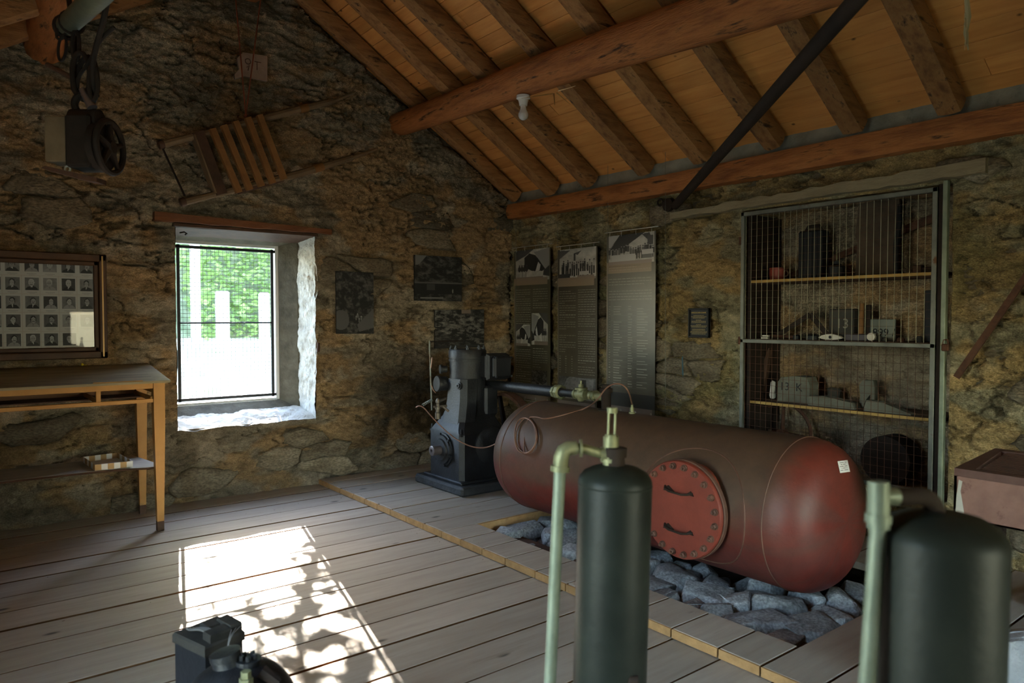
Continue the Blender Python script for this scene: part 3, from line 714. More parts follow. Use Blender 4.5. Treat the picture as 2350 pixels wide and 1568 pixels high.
# tree throwing the dappled shade through the window
def sunpt(x, z, y): # point on the sun ray that reaches window plane point (x, z) from distance y
    t = (y-.44); return Vector((x+.24*t, .44+t, z+.505*t))
tr = thing('garden_tree', 'leafy tree outside whose branches dapple the sun patch on the floor', 'tree', (-.6, 5.0, .8))
tp = [(-.6, 5.0, .7), (-.62, 5.02, 2.2), (-.75, 4.9, 3.4), (-.9, 4.8, 5.0)]
obj('trunk', MB().tube(tp, [.13, .11, .09, .05], 12), BARK, tr, True)
b1 = [Vector(tp[1])+Vector((0, 0, .6)), sunpt(-2.50, 1.20, 4.2), sunpt(-2.64, 1.46, 4.1), sunpt(-2.79, 1.74, 4.0), sunpt(-2.82, 2.20, 3.9)]
b2 = [Vector(tp[2]), sunpt(-2.4, 2.6, 4.3), sunpt(-3.05, 2.3, 4.2), sunpt(-3.14, 1.3, 4.0)]
obj('branch', MB().tube(b1, [.05, .035, .028, .022, .012], 8), BARK, tr, True)
obj('branch', MB().tube(b2, [.05, .035, .02, .01], 8), BARK, tr, True)
cl = [(-2.56, 1.14, .06, 30), (-2.60, 1.28, .08, 44), (-2.66, 1.42, .08, 44), (-2.70, 1.55, .09, 50), (-2.80, 1.68, .08, 44), (-2.80, 1.82, .07, 36), (-2.82, 1.98, .09, 40), (-3.12, 1.02, .05, 12), (-3.14, 1.25, .05, 12), (-3.17, 1.40, .05, 10), (-2.48, 1.40, .05, 10), (-2.95, 1.62, .05, 8), (-3.05, 2.05, .07, 16)]
def s_tree(r):
    c = r.choices(cl, [q[3] for q in cl])[0]; p = sunpt(c[0], c[1], r.uniform(3.9, 4.5))
    return p+Vector((r.gauss(0, c[2]*.55), 0, r.gauss(0, c[2]*.6)))
def s_crown(r):
    a = r.uniform(0, 6.28); h = r.uniform(-1, 1); q = r.random()**.4
    return (-.2+2.0*q*math.cos(a)*math.sqrt(1-h*h*.8), 6.2+1.6*q*math.sin(a), 5.6+1.1*h)
leaves('foliage', 300, s_tree, .032, LEAF2, None, None, 9, tr)
leaves('foliage', 2500, s_crown, .10, LEAF2, None, None, 10, tr)

# ------------------------------------------------------------------ roof timbers
def log(a, b, r0, r1, seed, n=12, seg=14, flat=.8, wob=.006, bend=0.0):
    rg = random.Random(seed); a = Vector(a); b = Vector(b); t = (b-a).normalized()
    w = Vector((0, 0, 1)); w = (w-t*w.dot(t)).normalized(); u = t.cross(w); vs = []; fs = []
    prof = [rg.uniform(.94, 1.05) for _ in range(n)]
    for i in range(seg+1):
        f = i/seg; c = a.lerp(b, f)-w*bend*math.sin(PI*f)+u*wob*math.sin(f*9+seed)+w*wob*math.cos(f*7+seed); r = r0+(r1-r0)*f
        for j in range(n):
            an = 2*PI*(j+.5)/n; cx_, cy_ = math.cos(an), math.sin(an)
            k = prof[j]*(1+rg.uniform(-.012, .012))
            # hewn: squash towards four flats
            m_ = max(abs(cx_), abs(cy_)); k *= (1-flat*.55)+(flat*.55)*(1/m_)*.86
            vs.append(c+(u*cx_+w*cy_)*r*k)
    for i in range(seg):
        for j in range(n): fs.append((i*n+j, i*n+(j+1) % n, (i+1)*n+(j+1) % n, (i+1)*n+j))
    fs += [tuple(range(n-1, -1, -1)), tuple(seg*n+j for j in range(n))]
    return MB().add(vs, fs)
ry = [-.24, -.82, -1.34, -2.02, -2.62, -3.25, -3.84, -4.42, -5.05]
rl = ['rafter log nearest the gable wall', 'second rafter log from the gable wall, smooth and pale', 'third rafter log from the gable wall', 'fourth rafter log from the gable wall, ending above the middle banner',
      'fifth rafter log from the gable wall, with dark cracked bark', 'sixth rafter log from the gable wall, crossed low by the black tie bar', 'seventh rafter log from the gable wall, crossed high by the black tie bar', 'rafter log farthest right in view, above the cage', 'rafter log just beyond the upper right corner of the picture']
for k, y in enumerate(ry):
    r = .084 if k != 0 else .07
    cx0, cx1 = -.10, RIDGE_X+.02
    off = .092
    a = Vector((cx0, y, EAVE-SLOPE*cx0-off/ca_)); b = Vector((cx1, y-.02, EAVE-SLOPE*cx1-off/ca_))
    o = log(a, b, r, r*1.08, 40+k)
    lab = rl[k] if k < len(rl) else 'rafter log over the photographer, out of the picture'
    # long axis along the object's X for the grain
    oo = single('rafter', o, RAFT, lab, 'rafter', 'rafters of the right roof slope', smooth=True, loc=((a+b)/2))
    a2 = Vector((-ROOM_W+.05, y, EAVE+SLOPE*.05-off/ca_))
    if k < 3:
        single('rafter', log(a2, (RIDGE_X-.1, y, RIDGE_Z-SLOPE*.1-off/ca_), r, r, 80+k), RAFT, ['dark rafter log of the left roof slope nearest the gable', 'second dark rafter log of the left roof slope from the gable', 'third dark rafter log of the left roof slope from the gable'][k], 'rafter', 'rafters of the left roof slope', smooth=True, loc=(a2+b)/2)
single('purlin_beam', log((-1.335, .10, 3.405), (-1.36, -4.6, 3.215), .108, .150, 3, n=16, seg=30, flat=.15, wob=.008), PURL, 'thick reddish round purlin log crossing under the rafters', 'beam', smooth=True, ang=60)
single('purlin_beam', log((-4.27, .10, 3.46), (-4.25, -3.2, 3.50), .13, .14, 5, n=14, seg=20, flat=.3), PURL, 'dark red purlin log end in the upper left corner', 'beam', smooth=True, ang=60)
single('ridge_beam', log((-2.8, .10, RIDGE_Z-.30), (-2.8, -8.9, RIDGE_Z-.30), .12, .12, 6, n=14, seg=20, flat=.3), PURL, 'ridge beam at the top of the gable, just in view above the red cords', 'beam', smooth=True, ang=60)
mb = log((-.045, -.10, 2.640), (-.045, -7.0, 2.62), .088, .095, 8, n=10, seg=40, flat=1.0, wob=.007)
single('wall_plate', mb, PURL, 'long brown wall plate log lying along the top of the right wall', 'beam', smooth=True, ang=50)
# splinters and a frayed strand on the beam
mb = MB()
for a, b in (((-1.36, -2.25, 3.13), (-1.42, -2.33, 3.02)), ((-1.36, -2.28, 3.13), (-1.30, -2.36, 3.04)), ((-1.37, -2.25, 3.13), (-1.50, -2.05, 3.12)), ((-1.36, -2.3, 3.14), (-1.38, -2.5, 3.12))):
    mb.tube([a, b], [.006, .001], 5)
single('straw_tuft', mb, GILT, 'tuft of straw splinters caught under the purlin log', 'straw')
p = [atd(2215, -40, 2.6), atd(2222, 40, 2.6), atd(2216, 75, 2.62), atd(2222, 115, 2.6)]
mb = MB(); mb.tube([p[0]+Vector((0, 0, .9))]+p, [.006, .007, .010, .008, .002], 6)
for k in range(7): q_ = atd(2216+rnd.uniform(-4, 6), 30+k*11, 2.6); mb.tube([q_, q_+Vector((rnd.uniform(-.015, .015), 0, -.03))], [.002, .0005], 4)
single('rope_end', mb, mat('hemp', [(.30, .24, .13), (.4, .32, .18)], 20, .9, bump=.2), 'frayed hemp rope end hanging at the upper right', 'rope', smooth=True)
# tie bar
single('tie_bar', MB().tube([(-.05, -2.30, 2.445), (-2.25, -4.92, 2.668), (-4.9, -8.07, 2.94)], .034, 16), DIRON, 'black round iron tie bar running from the right wall towards the camera', 'bar', smooth=True)
single('wall_anchor', MB().lathe((-.055, -2.22, 2.46), (1, 0, 0), [(0, .03), (.0, .055), (.05, .06)], 14).ring((-.05, -2.14, 2.49), (1, 0, 0), .028, .008, 16, 6), DIRON, 'dark anchor ring where the tie bar meets the stone wall', 'anchor')
# bulb
bl = thing('ceiling_bulb', 'white porcelain lamp holder with unlit bulb under the purlin log', 'lamp', (-1.36, -1.84, 3.05))
bx_, by_ = -1.36, -1.90
zt = 3.20
obj('lamp_holder', MB().lathe((bx_, by_, zt), (0, 0, -1), [(0, .052), (.022, .054), (.030, .040), (.055, .034), (.075, .030)], 24), PORC, bl, True)
obj('bulb_collar', MB().lathe((bx_, by_, zt-.075), (0, 0, -1), [(0, .020), (.03, .024), (.062, .038)], 24), PORC, bl, True)
obj('bulb', MB().lathe((bx_, by_, zt-.137), (0, 0, -1), [(0, .038), (.018, .038), (.035, .030), (.046, .014), (.049, .002)], 24), mat('frosted_glass', [(.55, .55, .56), (.6, .6, .6)], 4, .25, bump=0), bl, True)

# ------------------------------------------------------------------ the tank
TX, TZ, TR, TY0, TY1, CAP = -1.27, .456, .41, -2.02, -4.18, .23
prof = []
for i in range(15): a = PI/2*i/14; prof.append((TY0+CAP*math.cos(a)**1.0, TR*math.sin(a)**.52 if i else 0.002))
for i in range(1, 40): prof.append((TY0+(TY1-TY0)*i/40, TR))
for i in range(15): a = PI/2*(1-i/14); prof.append((TY1-CAP*math.cos(a), TR*math.sin(a)**.52 if i < 14 else 0.002))
prof = np.array(prof); NA = 96
an = np.linspace(0, 2*PI, NA+1)
Yp = np.repeat(prof[:, :1], NA+1, 1); Rp = np.repeat(prof[:, 1:], NA+1, 1); An = np.repeat(an[None], len(prof), 0)
P = np.stack([Rp*np.cos(An), Yp-(-3.1), Rp*np.sin(An)], -1)
nz = np.sin(An)*np.clip(Rp/TR, 0, 1)
dust = np.clip((nz+.28+1.3*(fbm(An*3, Yp*4, 4, 61)-.5))*1.6, 0, 1)*np.clip(1.15-np.clip(TY1+.05-Yp, 0, 1)*6, .12, 1)
red = np.array([.135, .019, .012]); dusty = np.array([.088, .052, .033]); darkr = np.array([.10, .035, .028])
sm = np.clip((fbm(An*2.2, Yp*2.5, 4, 63)-.48)*5, 0, 1)
Ct = red*(1-sm[..., None]*.65)+darkr*sm[..., None]*.65; Ct = Ct*(1-dust[..., None])+dusty*dust[..., None]
st = np.clip((fbm(An*9, Yp*1.2, 4, 64)-.55)*5, 0, 1)[..., None]*.35; Ct = Ct*(1-st)+np.array([.07, .045, .035])*st
tank = thing('air_tank', 'big rusty red riveted pressure tank lying on rocks', 'tank', (TX, -3.1, TZ-TR))
TANKM = mat('tank_paint', [(.8, .8, .8), (1.15, 1.1, 1.05)], 12, .52, bump=.2, bscale=30, attr='Col', spec=.45)
P2 = P.copy(); P2[..., 2] += TR
o = np_mesh('shell', P2.reshape(-1, 3), grid_faces(len(prof), NA+1), TANKM, Ct.reshape(-1, 3), tank)
for y in (TY0+.0, TY1): obj('weld_seam', MB().ring((TX, y, TZ), (0, 1, 0), TR+.0005, .0042, 72, 6), DUST, tank, True)
MY = -3.73; MZ = .462
pts = []
for i in range(72):
    a = 2*PI*i/72; s_ = .355*math.sin(a)/TR; pts.append((TX-math.cos(s_)*(TR+.001), MY+.355*math.cos(a), TZ+math.sin(s_)*(TR+.001)))
obj('hatch_ring', MB().tube(pts, .0045, 6, close=True), DUST, tank, True)
def cyl_neck():
    mb = MB(); vs = []; n = 48
    for i in range(n):
        a = 2*PI*i/n; yy, zz = .235*math.cos(a), .235*math.sin(a); vs.append((TX-math.sqrt(TR*TR-zz*zz)+.01, MY+yy, MZ+zz))
    for i in range(n):
        a = 2*PI*i/n; vs.append((-1.725, MY+.235*math.cos(a), MZ+.235*math.sin(a)))
    return mb.add(vs, [(i, (i+1) % n, n+(i+1) % n, n+i) for i in range(n)])
obj('hatch_neck', cyl_neck(), REDT, tank, True)
obj('hatch_flange', MB().lathe((-1.70, MY, MZ), (-1, 0, 0), [(0, .268), (.004, .272), (.026, .272), (.030, .268)], 64), DUST, tank, True)
hc = obj('hatch_cover', MB().lathe((-1.732, MY, MZ), (-1, 0, 0), [(0, .262), (.003, .266), (.024, .266), (.029, .262), (.030, .19), (.0301, .18), (.0302, .02)], 64), REDH, tank, True)
mb0 = MB().lathe((0, 0, 0), (-1, 0, 0), [(0, .0185), (.006, .0185)], 16); mb0.lathe((-.006, 0, 0), (-1, 0, 0), [(0, .0165), (.011, .0165), (.015, .012)], 6); mb0.lathe((-.02, 0, 0), (-1, 0, 0), [(0, .008), (.012, .008)], 8)
for i in range(20):
    a = 2*PI*(i+.5)/20; o = obj('bolt', mb0, DUST, hc, loc=(0, 0, 0)) if i == 0 else b_.copy()
    if i: COL.objects.link(o); o.parent = hc
    b_ = o; o.location = Vector((-1.762, MY+.238*math.cos(a), MZ+.238*math.sin(a)))-origin_of(hc)
for dz in (.105, -.105):
    mb = MB(); z = MZ+dz
    mb.tube([(-1.762, MY+.095, z+.01), (-1.79, MY+.075, z+.004), (-1.80, MY+.04, z-.004), (-1.80, MY-.045, z-.008), (-1.79, MY-.075, z-.004), (-1.762, MY-.09, z)], .0062, 8)
    mb.prism([(MY+.10, z-.012), (MY+.07, z+.018), (MY+.03, z-.010)], 0, -1.762, -1.775)
    mb.prism([(MY-.10, z-.012), (MY-.08, z+.012), (MY-.05, z-.010)], 0, -1.762, -1.770)
    obj('hatch_handle', mb, DIRON, hc, True)
# paper note on the tank's end
cc = Vector((TX, TY1, TZ))
def on_cap(px, py, off=.002):
    d = ray(px, py); best = None
    for t in np.linspace(3.2, 6.5, 3301):
        p = CAMPOS+d*float(t); yy = (TY1-p.y)/CAP
        rr_ = math.hypot(p.x-TX, p.z-TZ)/TR
        if 0 <= yy < 1:
            a_ = math.acos(yy); lim = math.sin(a_)**.52
            if rr_ <= lim: best = p; break
    if best is None: best = CAMPOS+d*4.6
    return best-d.normalized()*off
gridp = []
for j in range(5):
    for i in range(5):
        u_, v_ = i/4, j/4; px = 1922+(1945-1922)*u_+(6)*v_; py = 1059-(3)*u_+v_*(1086-1059)
        gridp.append(on_cap(px, py, .004))
o = obj('paper_note', MB().add(gridp, [(j*5+i, j*5+i+1, (j+1)*5+i+1, (j+1)*5+i) for j in range(4) for i in range(4)]), PAPER, tank)
mb = MB()
for k in range(5):
    v_ = .14+k*.16; x0, x1 = (.1, .85) if k % 2 == 0 else (.25, .8); q = []
    for m_ in range(9):
        u_ = x0+(x1-x0)*m_/8
        for dv in (0, .035):
            px = 1922+23*u_+6*(v_+dv); py = 1059-3*u_+(v_+dv)*27; q.append(on_cap(px, py, .0075))
    mb.add(q, [(2*i, 2*i+1, 2*i+3, 2*i+2) for i in range(8) if (i*7+k) % 5])
obj('note_text', mb, BLACKP, o)
# chalk scribbles on the tank side ("2" "Ri")
# outlet on top: vertical valve pipe, tee, gauge line
ty = -2.70
mb = MB(); mb.lathe((TX, ty, TZ+TR-.01), (0, 0, 1), [(0, .055), (.015, .055), (.016, .034), (.13, .034), (.131, .045), (.16, .045), (.161, .030), (.185, .030)], 20)
obj('outlet_pipe', mb, DIRON, tank, True)
mb = MB(); g0 = Vector((TX, -2.94, TZ+TR)); mb.lathe(g0-Vector((0, 0, .01)), (0, 0, 1), [(0, .022), (.02, .022), (.021, .014), (.05, .014), (.051, .009), (.075, .006)], 14)
obj('tube_fitting', mb, BRASS, tank, True)
p0 = atp(1100, 880, 0, -1.08); p1 = Vector((TX, ty, .955))
dr = (p1-p0); L_ = dr.length; dr.normalize()
def pt(f): return p0+dr*L_*f
pipe = thing('delivery_pipe', 'dark shiny delivery pipe with valve between compressor and red tank', 'pipe', p0)
obj('pipe_run', MB().tube([pt(0), pt(.35), pt(.36), pt(.66)], [.042, .042, .043, .042], 20), IRON, pipe, True)
obj('union_nut', MB().lathe(pt(.655), dr, [(0, .048), (.03, .052), (.031, .044), (.05, .056), (.085, .056), (.09, .044)], 8), BRASS, pipe)
obj('reducer', MB().lathe(pt(.70), dr, [(0, .040), (.03, .030), (L_*.12, .030)], 16), IRON, pipe, True)
vp = pt(.84)
mb = MB(); mb.lathe(vp-dr*.065, dr, [(0, .038), (.02, .038), (.021, .032), (.05, .036), (.08, .036), (.11, .032), (.111, .038), (.13, .038)], 16)
mb.lathe(vp-Vector((0, 0, .05)), (0, 0, 1), [(0, .02), (.02, .03), (.05, .036), (.085, .028), (.086, .048), (.10, .048), (.101, .02), (.125, .018), (.126, .008), (.15, .008)], 16)
obj('valve_body', mb, BRASS, pipe, True)
obj('coupling', MB().lathe(pt(.905), dr, [(0, .036), (.025, .036), (.026, .030), (.04, .040), (.065, .040), (.066, .030), (L_*.095, .030)], 10), BRASS, pipe, True)
# copper tube: compressor > coil > tank
ends = [(955, 935, 5.95), (962, 931, 5.93), (972, 935, 5.92), (985, 950, 5.9), (1005, 972, 5.85), (1035, 1000, 5.8), (1062, 1018, 5.75), (1090, 1028, 5.7), (1120, 1028, 5.66), (1150, 1012, 5.6), (1170, 990, 5.5), (1185, 965, 5.45), (1200, 958, 5.42)]
path = [atd(*e) for e in ends]
def tank_hit(px, py, d0, off=.012):
    d = ray(px, py)
    for t in np.linspace(4.6, 5.9, 651):
        p = CAMPOS+d*float(t); q = math.hypot(p.x-TX, p.z-TZ)/TR
        if p.y <= TY0: ok = q <= 1
        else:
            yy = (p.y-TY0)/CAP; ok = yy < 1 and q <= math.sin(math.acos(yy))**.52
        if ok: return p-d.normalized()*off
    return CAMPOS+d*d0
for k in range(2, 52):
    a = -PI/2+k*2*PI/20; e = 1-.15*math.sin(k*.4); cxp = 1206+4*math.sin(k*.13)
    path.append(tank_hit(cxp+25*e*math.cos(a), 1000+41*math.sin(a), 5.3, .012+.0006*k))
for e in ((1208, 958, 5.4), (1232, 957, 5.32), (1250, 963, 5.25), (1300, 951, 5.1), (1345, 938, 4.95), (1372, 918, 4.85), (1388, 893, 4.8), (1408, 880, 4.75), (1430, 882, 4.7), (1444, 900, 4.68)): path.append(tank_hit(e[0], e[1], e[2]) if e[0] < 1350 else atd(*e))
path.append(g0+Vector((0, 0, .06)))
def smooth_path(p, it=2):
    for _ in range(it):
        q = [p[0]]
        for a, b in zip(p, p[1:]): q += [a.lerp(b, .25), a.lerp(b, .75)]
        p = q+[p[-1]]
    return p
single('copper_tube', MB().tube(smooth_path(path), .0052, 8), COPP, 'thin copper tube running from the compressor, coiled on the tank end', 'tube', smooth=True)

# ------------------------------------------------------------------ compressor
CX, CY = -1.285, -1.04
co = thing('compressor', 'black upright cast-iron compressor with flywheel on a dark plinth', 'compressor', (CX, CY, PT))
mb = MB(); vs = []
mb.box((-1.60, -1.41, PT-.002), (-.94, -.66, .125), .018); obj('plinth', mb, mat('tarred_plinth', [(.02, .022, .025), (.05, .052, .055)], 8, .6, bump=.9, bscale=18, bdist=.02), co)
obj('foot_flange', MB().box((-1.56, -1.34, .124), (-1.0, -.75, .150), .008), IRON, co)
def frustum(a, b, ch=.02):
    # a,b: (x0,x1,y0,y1,z) rings with chamfered corners
    vs = []; fs = []; rings = [a]+list(b)
    for (x0, x1, y0, y1, z) in rings:
        c = ch; vs += [(x0+c, y0, z), (x1-c, y0, z), (x1, y0+c, z), (x1, y1-c, z), (x1-c, y1, z), (x0+c, y1, z), (x0, y1-c, z), (x0, y0+c, z)]
    for i in range(len(rings)-1):
        for j in range(8): fs.append((i*8+j, i*8+(j+1) % 8, (i+1)*8+(j+1) % 8, (i+1)*8+j))
    fs += [tuple(range(7, -1, -1)), tuple((len(rings)-1)*8+j for j in range(8))]
    return MB().add(vs, fs)
X0, X1, Y0, Y1 = -1.53, -1.05, -1.30, -.79
obj('crankcase', frustum((X0, X1, Y0, Y1, .148), [(X0, X1, Y0, Y1, .53), (X0+.015, X1-.01, Y0+.03, Y1-.03, .57), (X0+.07, X1-.05, Y0+.09, Y1-.09, .66), (X0+.10, X1-.07, Y0+.11, Y1-.11, .74), (X0+.11, X1-.08, Y0+.12, Y1-.12, .92)], .035), IRON, co, True, ang=25)
obj('cylinder', MB().lathe((CX, CY, .80), (0, 0, 1), [(0, .158), (.33, .156), (.331, .164), (.352, .164), (.353, .158), (.362, .158), (.363, .165), (.42, .165), (.435, .155), (.44, .02)], 40), IRON, co, True)
for i in range(8):
    a = 2*PI*i/8+.2; obj('head_bolt', MB().lathe((CX+.142*math.cos(a), CY+.142*math.sin(a), 1.232), (0, 0, 1), [(0, .014), (.018, .014), (.019, .007), (.034, .007)], 6), IRON, co)
# front column with two ribs and inspection ports facing the camera side
obj('column', frustum((X0+.012, X0+.2, CY-.20, CY+.13, .50), [(X0+.05, X0+.24, CY-.19, CY+.12, .66), (X0+.075, X0+.26, CY-.175, CY+.11, .80), (X0+.085, X0+.28, CY-.165, CY+.10, .985)], .045), IRON, co, True, ang=25)
for yy, zz in ((CY-.11, .93), (CY-.11, .68)):
    obj('inspection_plug', MB().lathe((X0+.09, yy, zz), (-1, -.15, .1), [(0, .035), (.02, .035), (.021, .022), (.03, .022), (.031, .008), (.012, .006)], 18), IRON, co, True)
obj('round_cover', MB().lathe((-1.42, -.90, .93), (-1, .12, .05), [(0, .062), (.06, .062), (.062, .070), (.085, .070), (.09, .066), (.091, .01)], 28), IRON, co, True)
# valve chest on the right, flanges to pipe
obj('valve_chest', MB().box((-1.26, -1.28, .98), (-1.06, -1.16, 1.20), .02), IRON, co)
for k in range(3): obj('chest_plate', MB().box((-1.27+.0, -1.30-.018*k, .975+.006*k), (-1.05, -1.286-.018*k, 1.205-.006*k), .012), IRON, co)
obj('chest_cover', MB().box((-1.25, -1.385, .995), (-1.06, -1.338, 1.185), .02), BLACKP, co)
mb = MB()
for sx in (-1.235, -1.075):
    for sz in (1.01, 1.17): mb.lathe((sx, -1.385, sz), (0, -1, 0), [(0, .010), (.010, .010)], 6)
obj('chest_bolt', mb, IRON, co)
obj('pipe_flange', MB().lathe(p0+dr*.01, -dr, [(0, .046), (.02, .050), (.021, .070), (.036, .070), (.04, .066), (.042, .076), (.06, .076), (.061, .05), (.16, .05)], 20), IRON, co, True)
obj('side_bracket', MB().box((-1.22, -1.22, .66), (-1.08, -1.14, .92), .02), IRON, co)
obj('side_cover', MB().lathe((-1.24, -1.295, .43), (0, -1, 0), [(0, .155), (.02, .155), (.024, .145), (.04, .13), (.05, .06), (.051, .01)], 36), IRON, co, True)
fl = obj('crank_flange', MB().lathe((X0+.005, CY, .385), (-1, 0, 0), [(0, .142), (.018, .142), (.020, .128), (.034, .122), (.036, .095), (.05, .088), (.052, .060)], 36), IRON, co, True)
for i in range(6):
    a = 2*PI*i/6+.3; obj('bolt', MB().lathe((X0-.014, CY+.132*math.cos(a), .385+.132*math.sin(a)), (-1, 0, 0), [(0, .011), (.014, .011)], 6), IRON, fl)
obj('shaft_end', MB().lathe((X0-.04, CY, .385), (-1, 0, 0), [(0, .042), (.085, .042), (.088, .036), (.088, .015), (.07, .012)], 24), mat('worn_shaft', [(.12, .10, .10), (.2, .17, .17)], 8, .4, .6, bump=.1), co, True)
for a in ((-1.53, -.80), (-1.53, -1.29)): obj('lifting_lug', MB().lathe((a[0]+.02, a[1]+(.02 if a[1] < -1 else -.02), .52), (0, 0, 1), [(0, .022), (.02, .022), (.021, .012), (.06, .010)], 8), IRON, co)
# flywheel on the far side
FX, FZ, FR = -.86, .445, .385
wm = MB(); n = 56
pr_ = [(-.045, FR), (.045, FR), (.045, FR-.028), (-.045, FR-.028)]
vs = []; fs = []
for i in range(n):
    a = 2*PI*i/n
    for dx, r in pr_: vs.append((FX+dx, CY+r*math.cos(a), FZ+r*math.sin(a)))
for i in range(n):
    for k in range(4): fs.append((i*4+k, ((i+1) % n)*4+k, ((i+1) % n)*4+(k+1) % 4, i*4+(k+1) % 4))
wm.add(vs, fs)
fwheel = obj('flywheel', wm, RUST, co, True, ang=30)
obj('wheel_hub', MB().lathe((FX-.17, CY, FZ), (1, 0, 0), [(0, .045), (.09, .045), (.091, .075), (.25, .075)], 20), DIRON, fwheel, True)
for i in range(6):
    a = 2*PI*i/6+.25; d_ = Vector((0, math.cos(a), math.sin(a))); c_ = Vector((FX, CY, FZ)); obj('spoke', MB().tube([c_+d_*.06, c_+d_*(FR-.02)], [.026, .020], 8), DIRON, fwheel, True)
# stand pipe, rod and lubricator
obj('stand_pipe', MB().tube([atd(1130, 905, 6.35), atd(1131, 1030, 6.35)], .022, 12), IRON, co, True)
obj('oil_rod', MB().tube([atd(986, 782, 6.15), atd(986, 800, 6.15), atd(991, 942, 6.12)], .0065, 8), STEEL, co, True)
obj('oil_rod', MB().tube([atd(986, 784, 6.15), atd(1030, 783, 6.2), atd(1062, 783, 6.3)], .004, 6), DIRON, co, True)
obj('oil_tube', MB().tube([atd(992, 820, 6.05), atd(989, 845, 6.05)], .005, 6), COPP, co, True)
obj('oil_tube', MB().tube([atd(990, 885, 6.05), atd(994, 895, 6.05), atd(1000, 902, 6.05)], .005, 6), COPP, co, True)
q = atd(1005, 945, 6.0); mb = MB().lathe(q-Vector((0, 0, .06)), (0, 0, 1), [(0, .024), (.05, .024), (.055, .018), (.08, .018), (.082, .026), (.10, .026), (.102, .014), (.13, .014), (.135, .020), (.155, .018), (.17, .008)], 14)
mb.tube([q+Vector((-.03, .02, .04)), q+Vector((.07, -.03, .045))], .011, 8); mb.tube([q+Vector((0, 0, .08)), atd(1022, 915, 6.05)], .012, 8); mb.tube([q+Vector((.04, -.02, .04)), q+Vector((.075, -.05, .0))], .010, 8)
obj('lubricator', mb, mat('dark_bronze', [(.10, .085, .07), (.20, .17, .14)], 10, .4, .6, bump=.2), co, True)
mb = MB(); hp = []
a0, a1 = atd(970, 930, 6.0), atd(992, 918, 6.0)
for i in range(61):
    f = i/60; c_ = a0.lerp(a1, f); hp.append(c_+Vector((0, math.cos(f*44)*.011, math.sin(f*44)*.011)))
obj('spring', MB().tube(hp, .0025, 5), STEEL, co, True)
q = obj('disc_cap', MB().lathe((-1.43, -.93, 1.06), (-1, .3, 0), [(0, .03), (.04, .03), (.041, .04), (.06, .04)], 14), IRON, co, True)

# ------------------------------------------------------------------ foreground cylinders
def leaned(mb, base, ang):
    M = Matrix.Translation(base) @ Matrix.Rotation(ang, 4, fw) @ Matrix.Translation(-base)
    mb.v = [M @ v for v in mb.v]; return mb
def gas_cyl(name, lab, c, r, top, lean, dome=.045):
    t = thing(name, lab, 'cylinder', (c.x, c.y, 0))
    obj('body', leaned(MB().lathe((c.x, c.y, .0), (0, 0, 1), [(0, r*.96), (.01, r), (top-dome, r), (top-dome*.75, r*.965), (top-dome*.45, r*.86), (top-dome*.2, r*.66), (top-dome*.06, r*.40), (top, .024)], 56), c, lean), CYLM, t, True, ang=60)
    return t
c1 = Vector((-3.458, -4.836, 0)); LN = R(1.3)
t1 = gas_cyl('gas_cylinder', 'tall dark green steel cylinder in front of the red hatch, pipe on its left', c1, .101, 1.098, LN)
obj('weld_line', leaned(MB().ring((c1.x, c1.y, 1.045), (0, 0, 1), .1005, .002, 48, 6), c1, LN), CYLM, t1, True)
topz = 1.095
obj('neck', leaned(MB().lathe((c1.x, c1.y, topz-.01), (0, 0, 1), [(0, .027), (.035, .024), (.036, .030), (.06, .030), (.062, .024)], 16), c1, LN), DIRON, t1, True)
n0 = atd(1402, 1060, 2.0)
tee = atd(1402, 1043, 2.0); el = atd(1299, 1038, 1.97); bot = atd(1262, 1640, 1.95)
mb = MB(); mb.tube([n0-up*.02, tee-up*.015, tee+up*.05], [.023, .022, .021], 16); mb.tube([n0+up*.0, n0+up*.01], .028, 16)
mb.tube([tee-rt*.002, tee-rt*.028], [.020, .020], 14)
obj('tee_fitting', mb, BRASS, t1, True)
mb = MB(); mb.tube([tee+up*.05, tee+up*.055], .017, 12)
for s_ in (-.009, .009): mb.tube([atd(1403, 1003, 2.0)+rt*s_, atd(1405, 945, 2.0)+rt*s_], .0035, 8)
mb.tube([atd(1405, 948, 2.0), atd(1405, 936, 2.0)], .015, 12); mb.tube([atd(1403, 1012, 2.0), atd(1403, 1000, 2.0)], .015, 12)
obj('sight_glass', mb, BRASS, t1, True)
mb = MB(); mb.tube([tee-rt*.02, atd(1340, 1030, 1.98), atd(1318, 1028, 1.975)], .0135, 12); mb.tube([atd(1336, 1029, 1.98), atd(1330, 1029, 1.98)], .024, 14)
mb.tube([atd(1322, 1028, 1.975), atd(1305, 1029, 1.97), atd(1294, 1036, 1.965), atd(1288, 1050, 1.965), atd(1286, 1072, 1.965)], [.019, .02, .021, .021, .021], 14); mb.tube([atd(1286, 1070, 1.965), atd(1285, 1082, 1.965)], .026, 14)
obj('elbow_fitting', mb, BRASS, t1, True)
e0 = atd(1285, 1080, 1.965); e1 = atd(1262, 1568, 1.965); e2 = e0+(e1-e0)*((e0.z)/(e0.z-e1.z))
obj('side_pipe', MB().tube([e0, e2], .0165, 16), GALV, t1, True)
obj('drain_cock', MB().tube([atd(1440, 1575, 1.93), atd(1452, 1560, 1.92), atd(1464, 1560, 1.92)], [.014, .012, .010], 10), DIRON, t1, True)
c2 = Vector((-3.50, -5.69, 0))
t2 = gas_cyl('gas_cylinder', 'out-of-focus dark cylinder nearest the camera at lower right, pipe on its left', c2, .1055, 1.155, R(.6), .05)
a = atd(2016, 1105, 1.28); b = atd(2016, 1200, 1.28); b2 = atd(1990, 1568, 1.28); b3 = b+(b2-b)*(b.z/(b.z-b2.z))
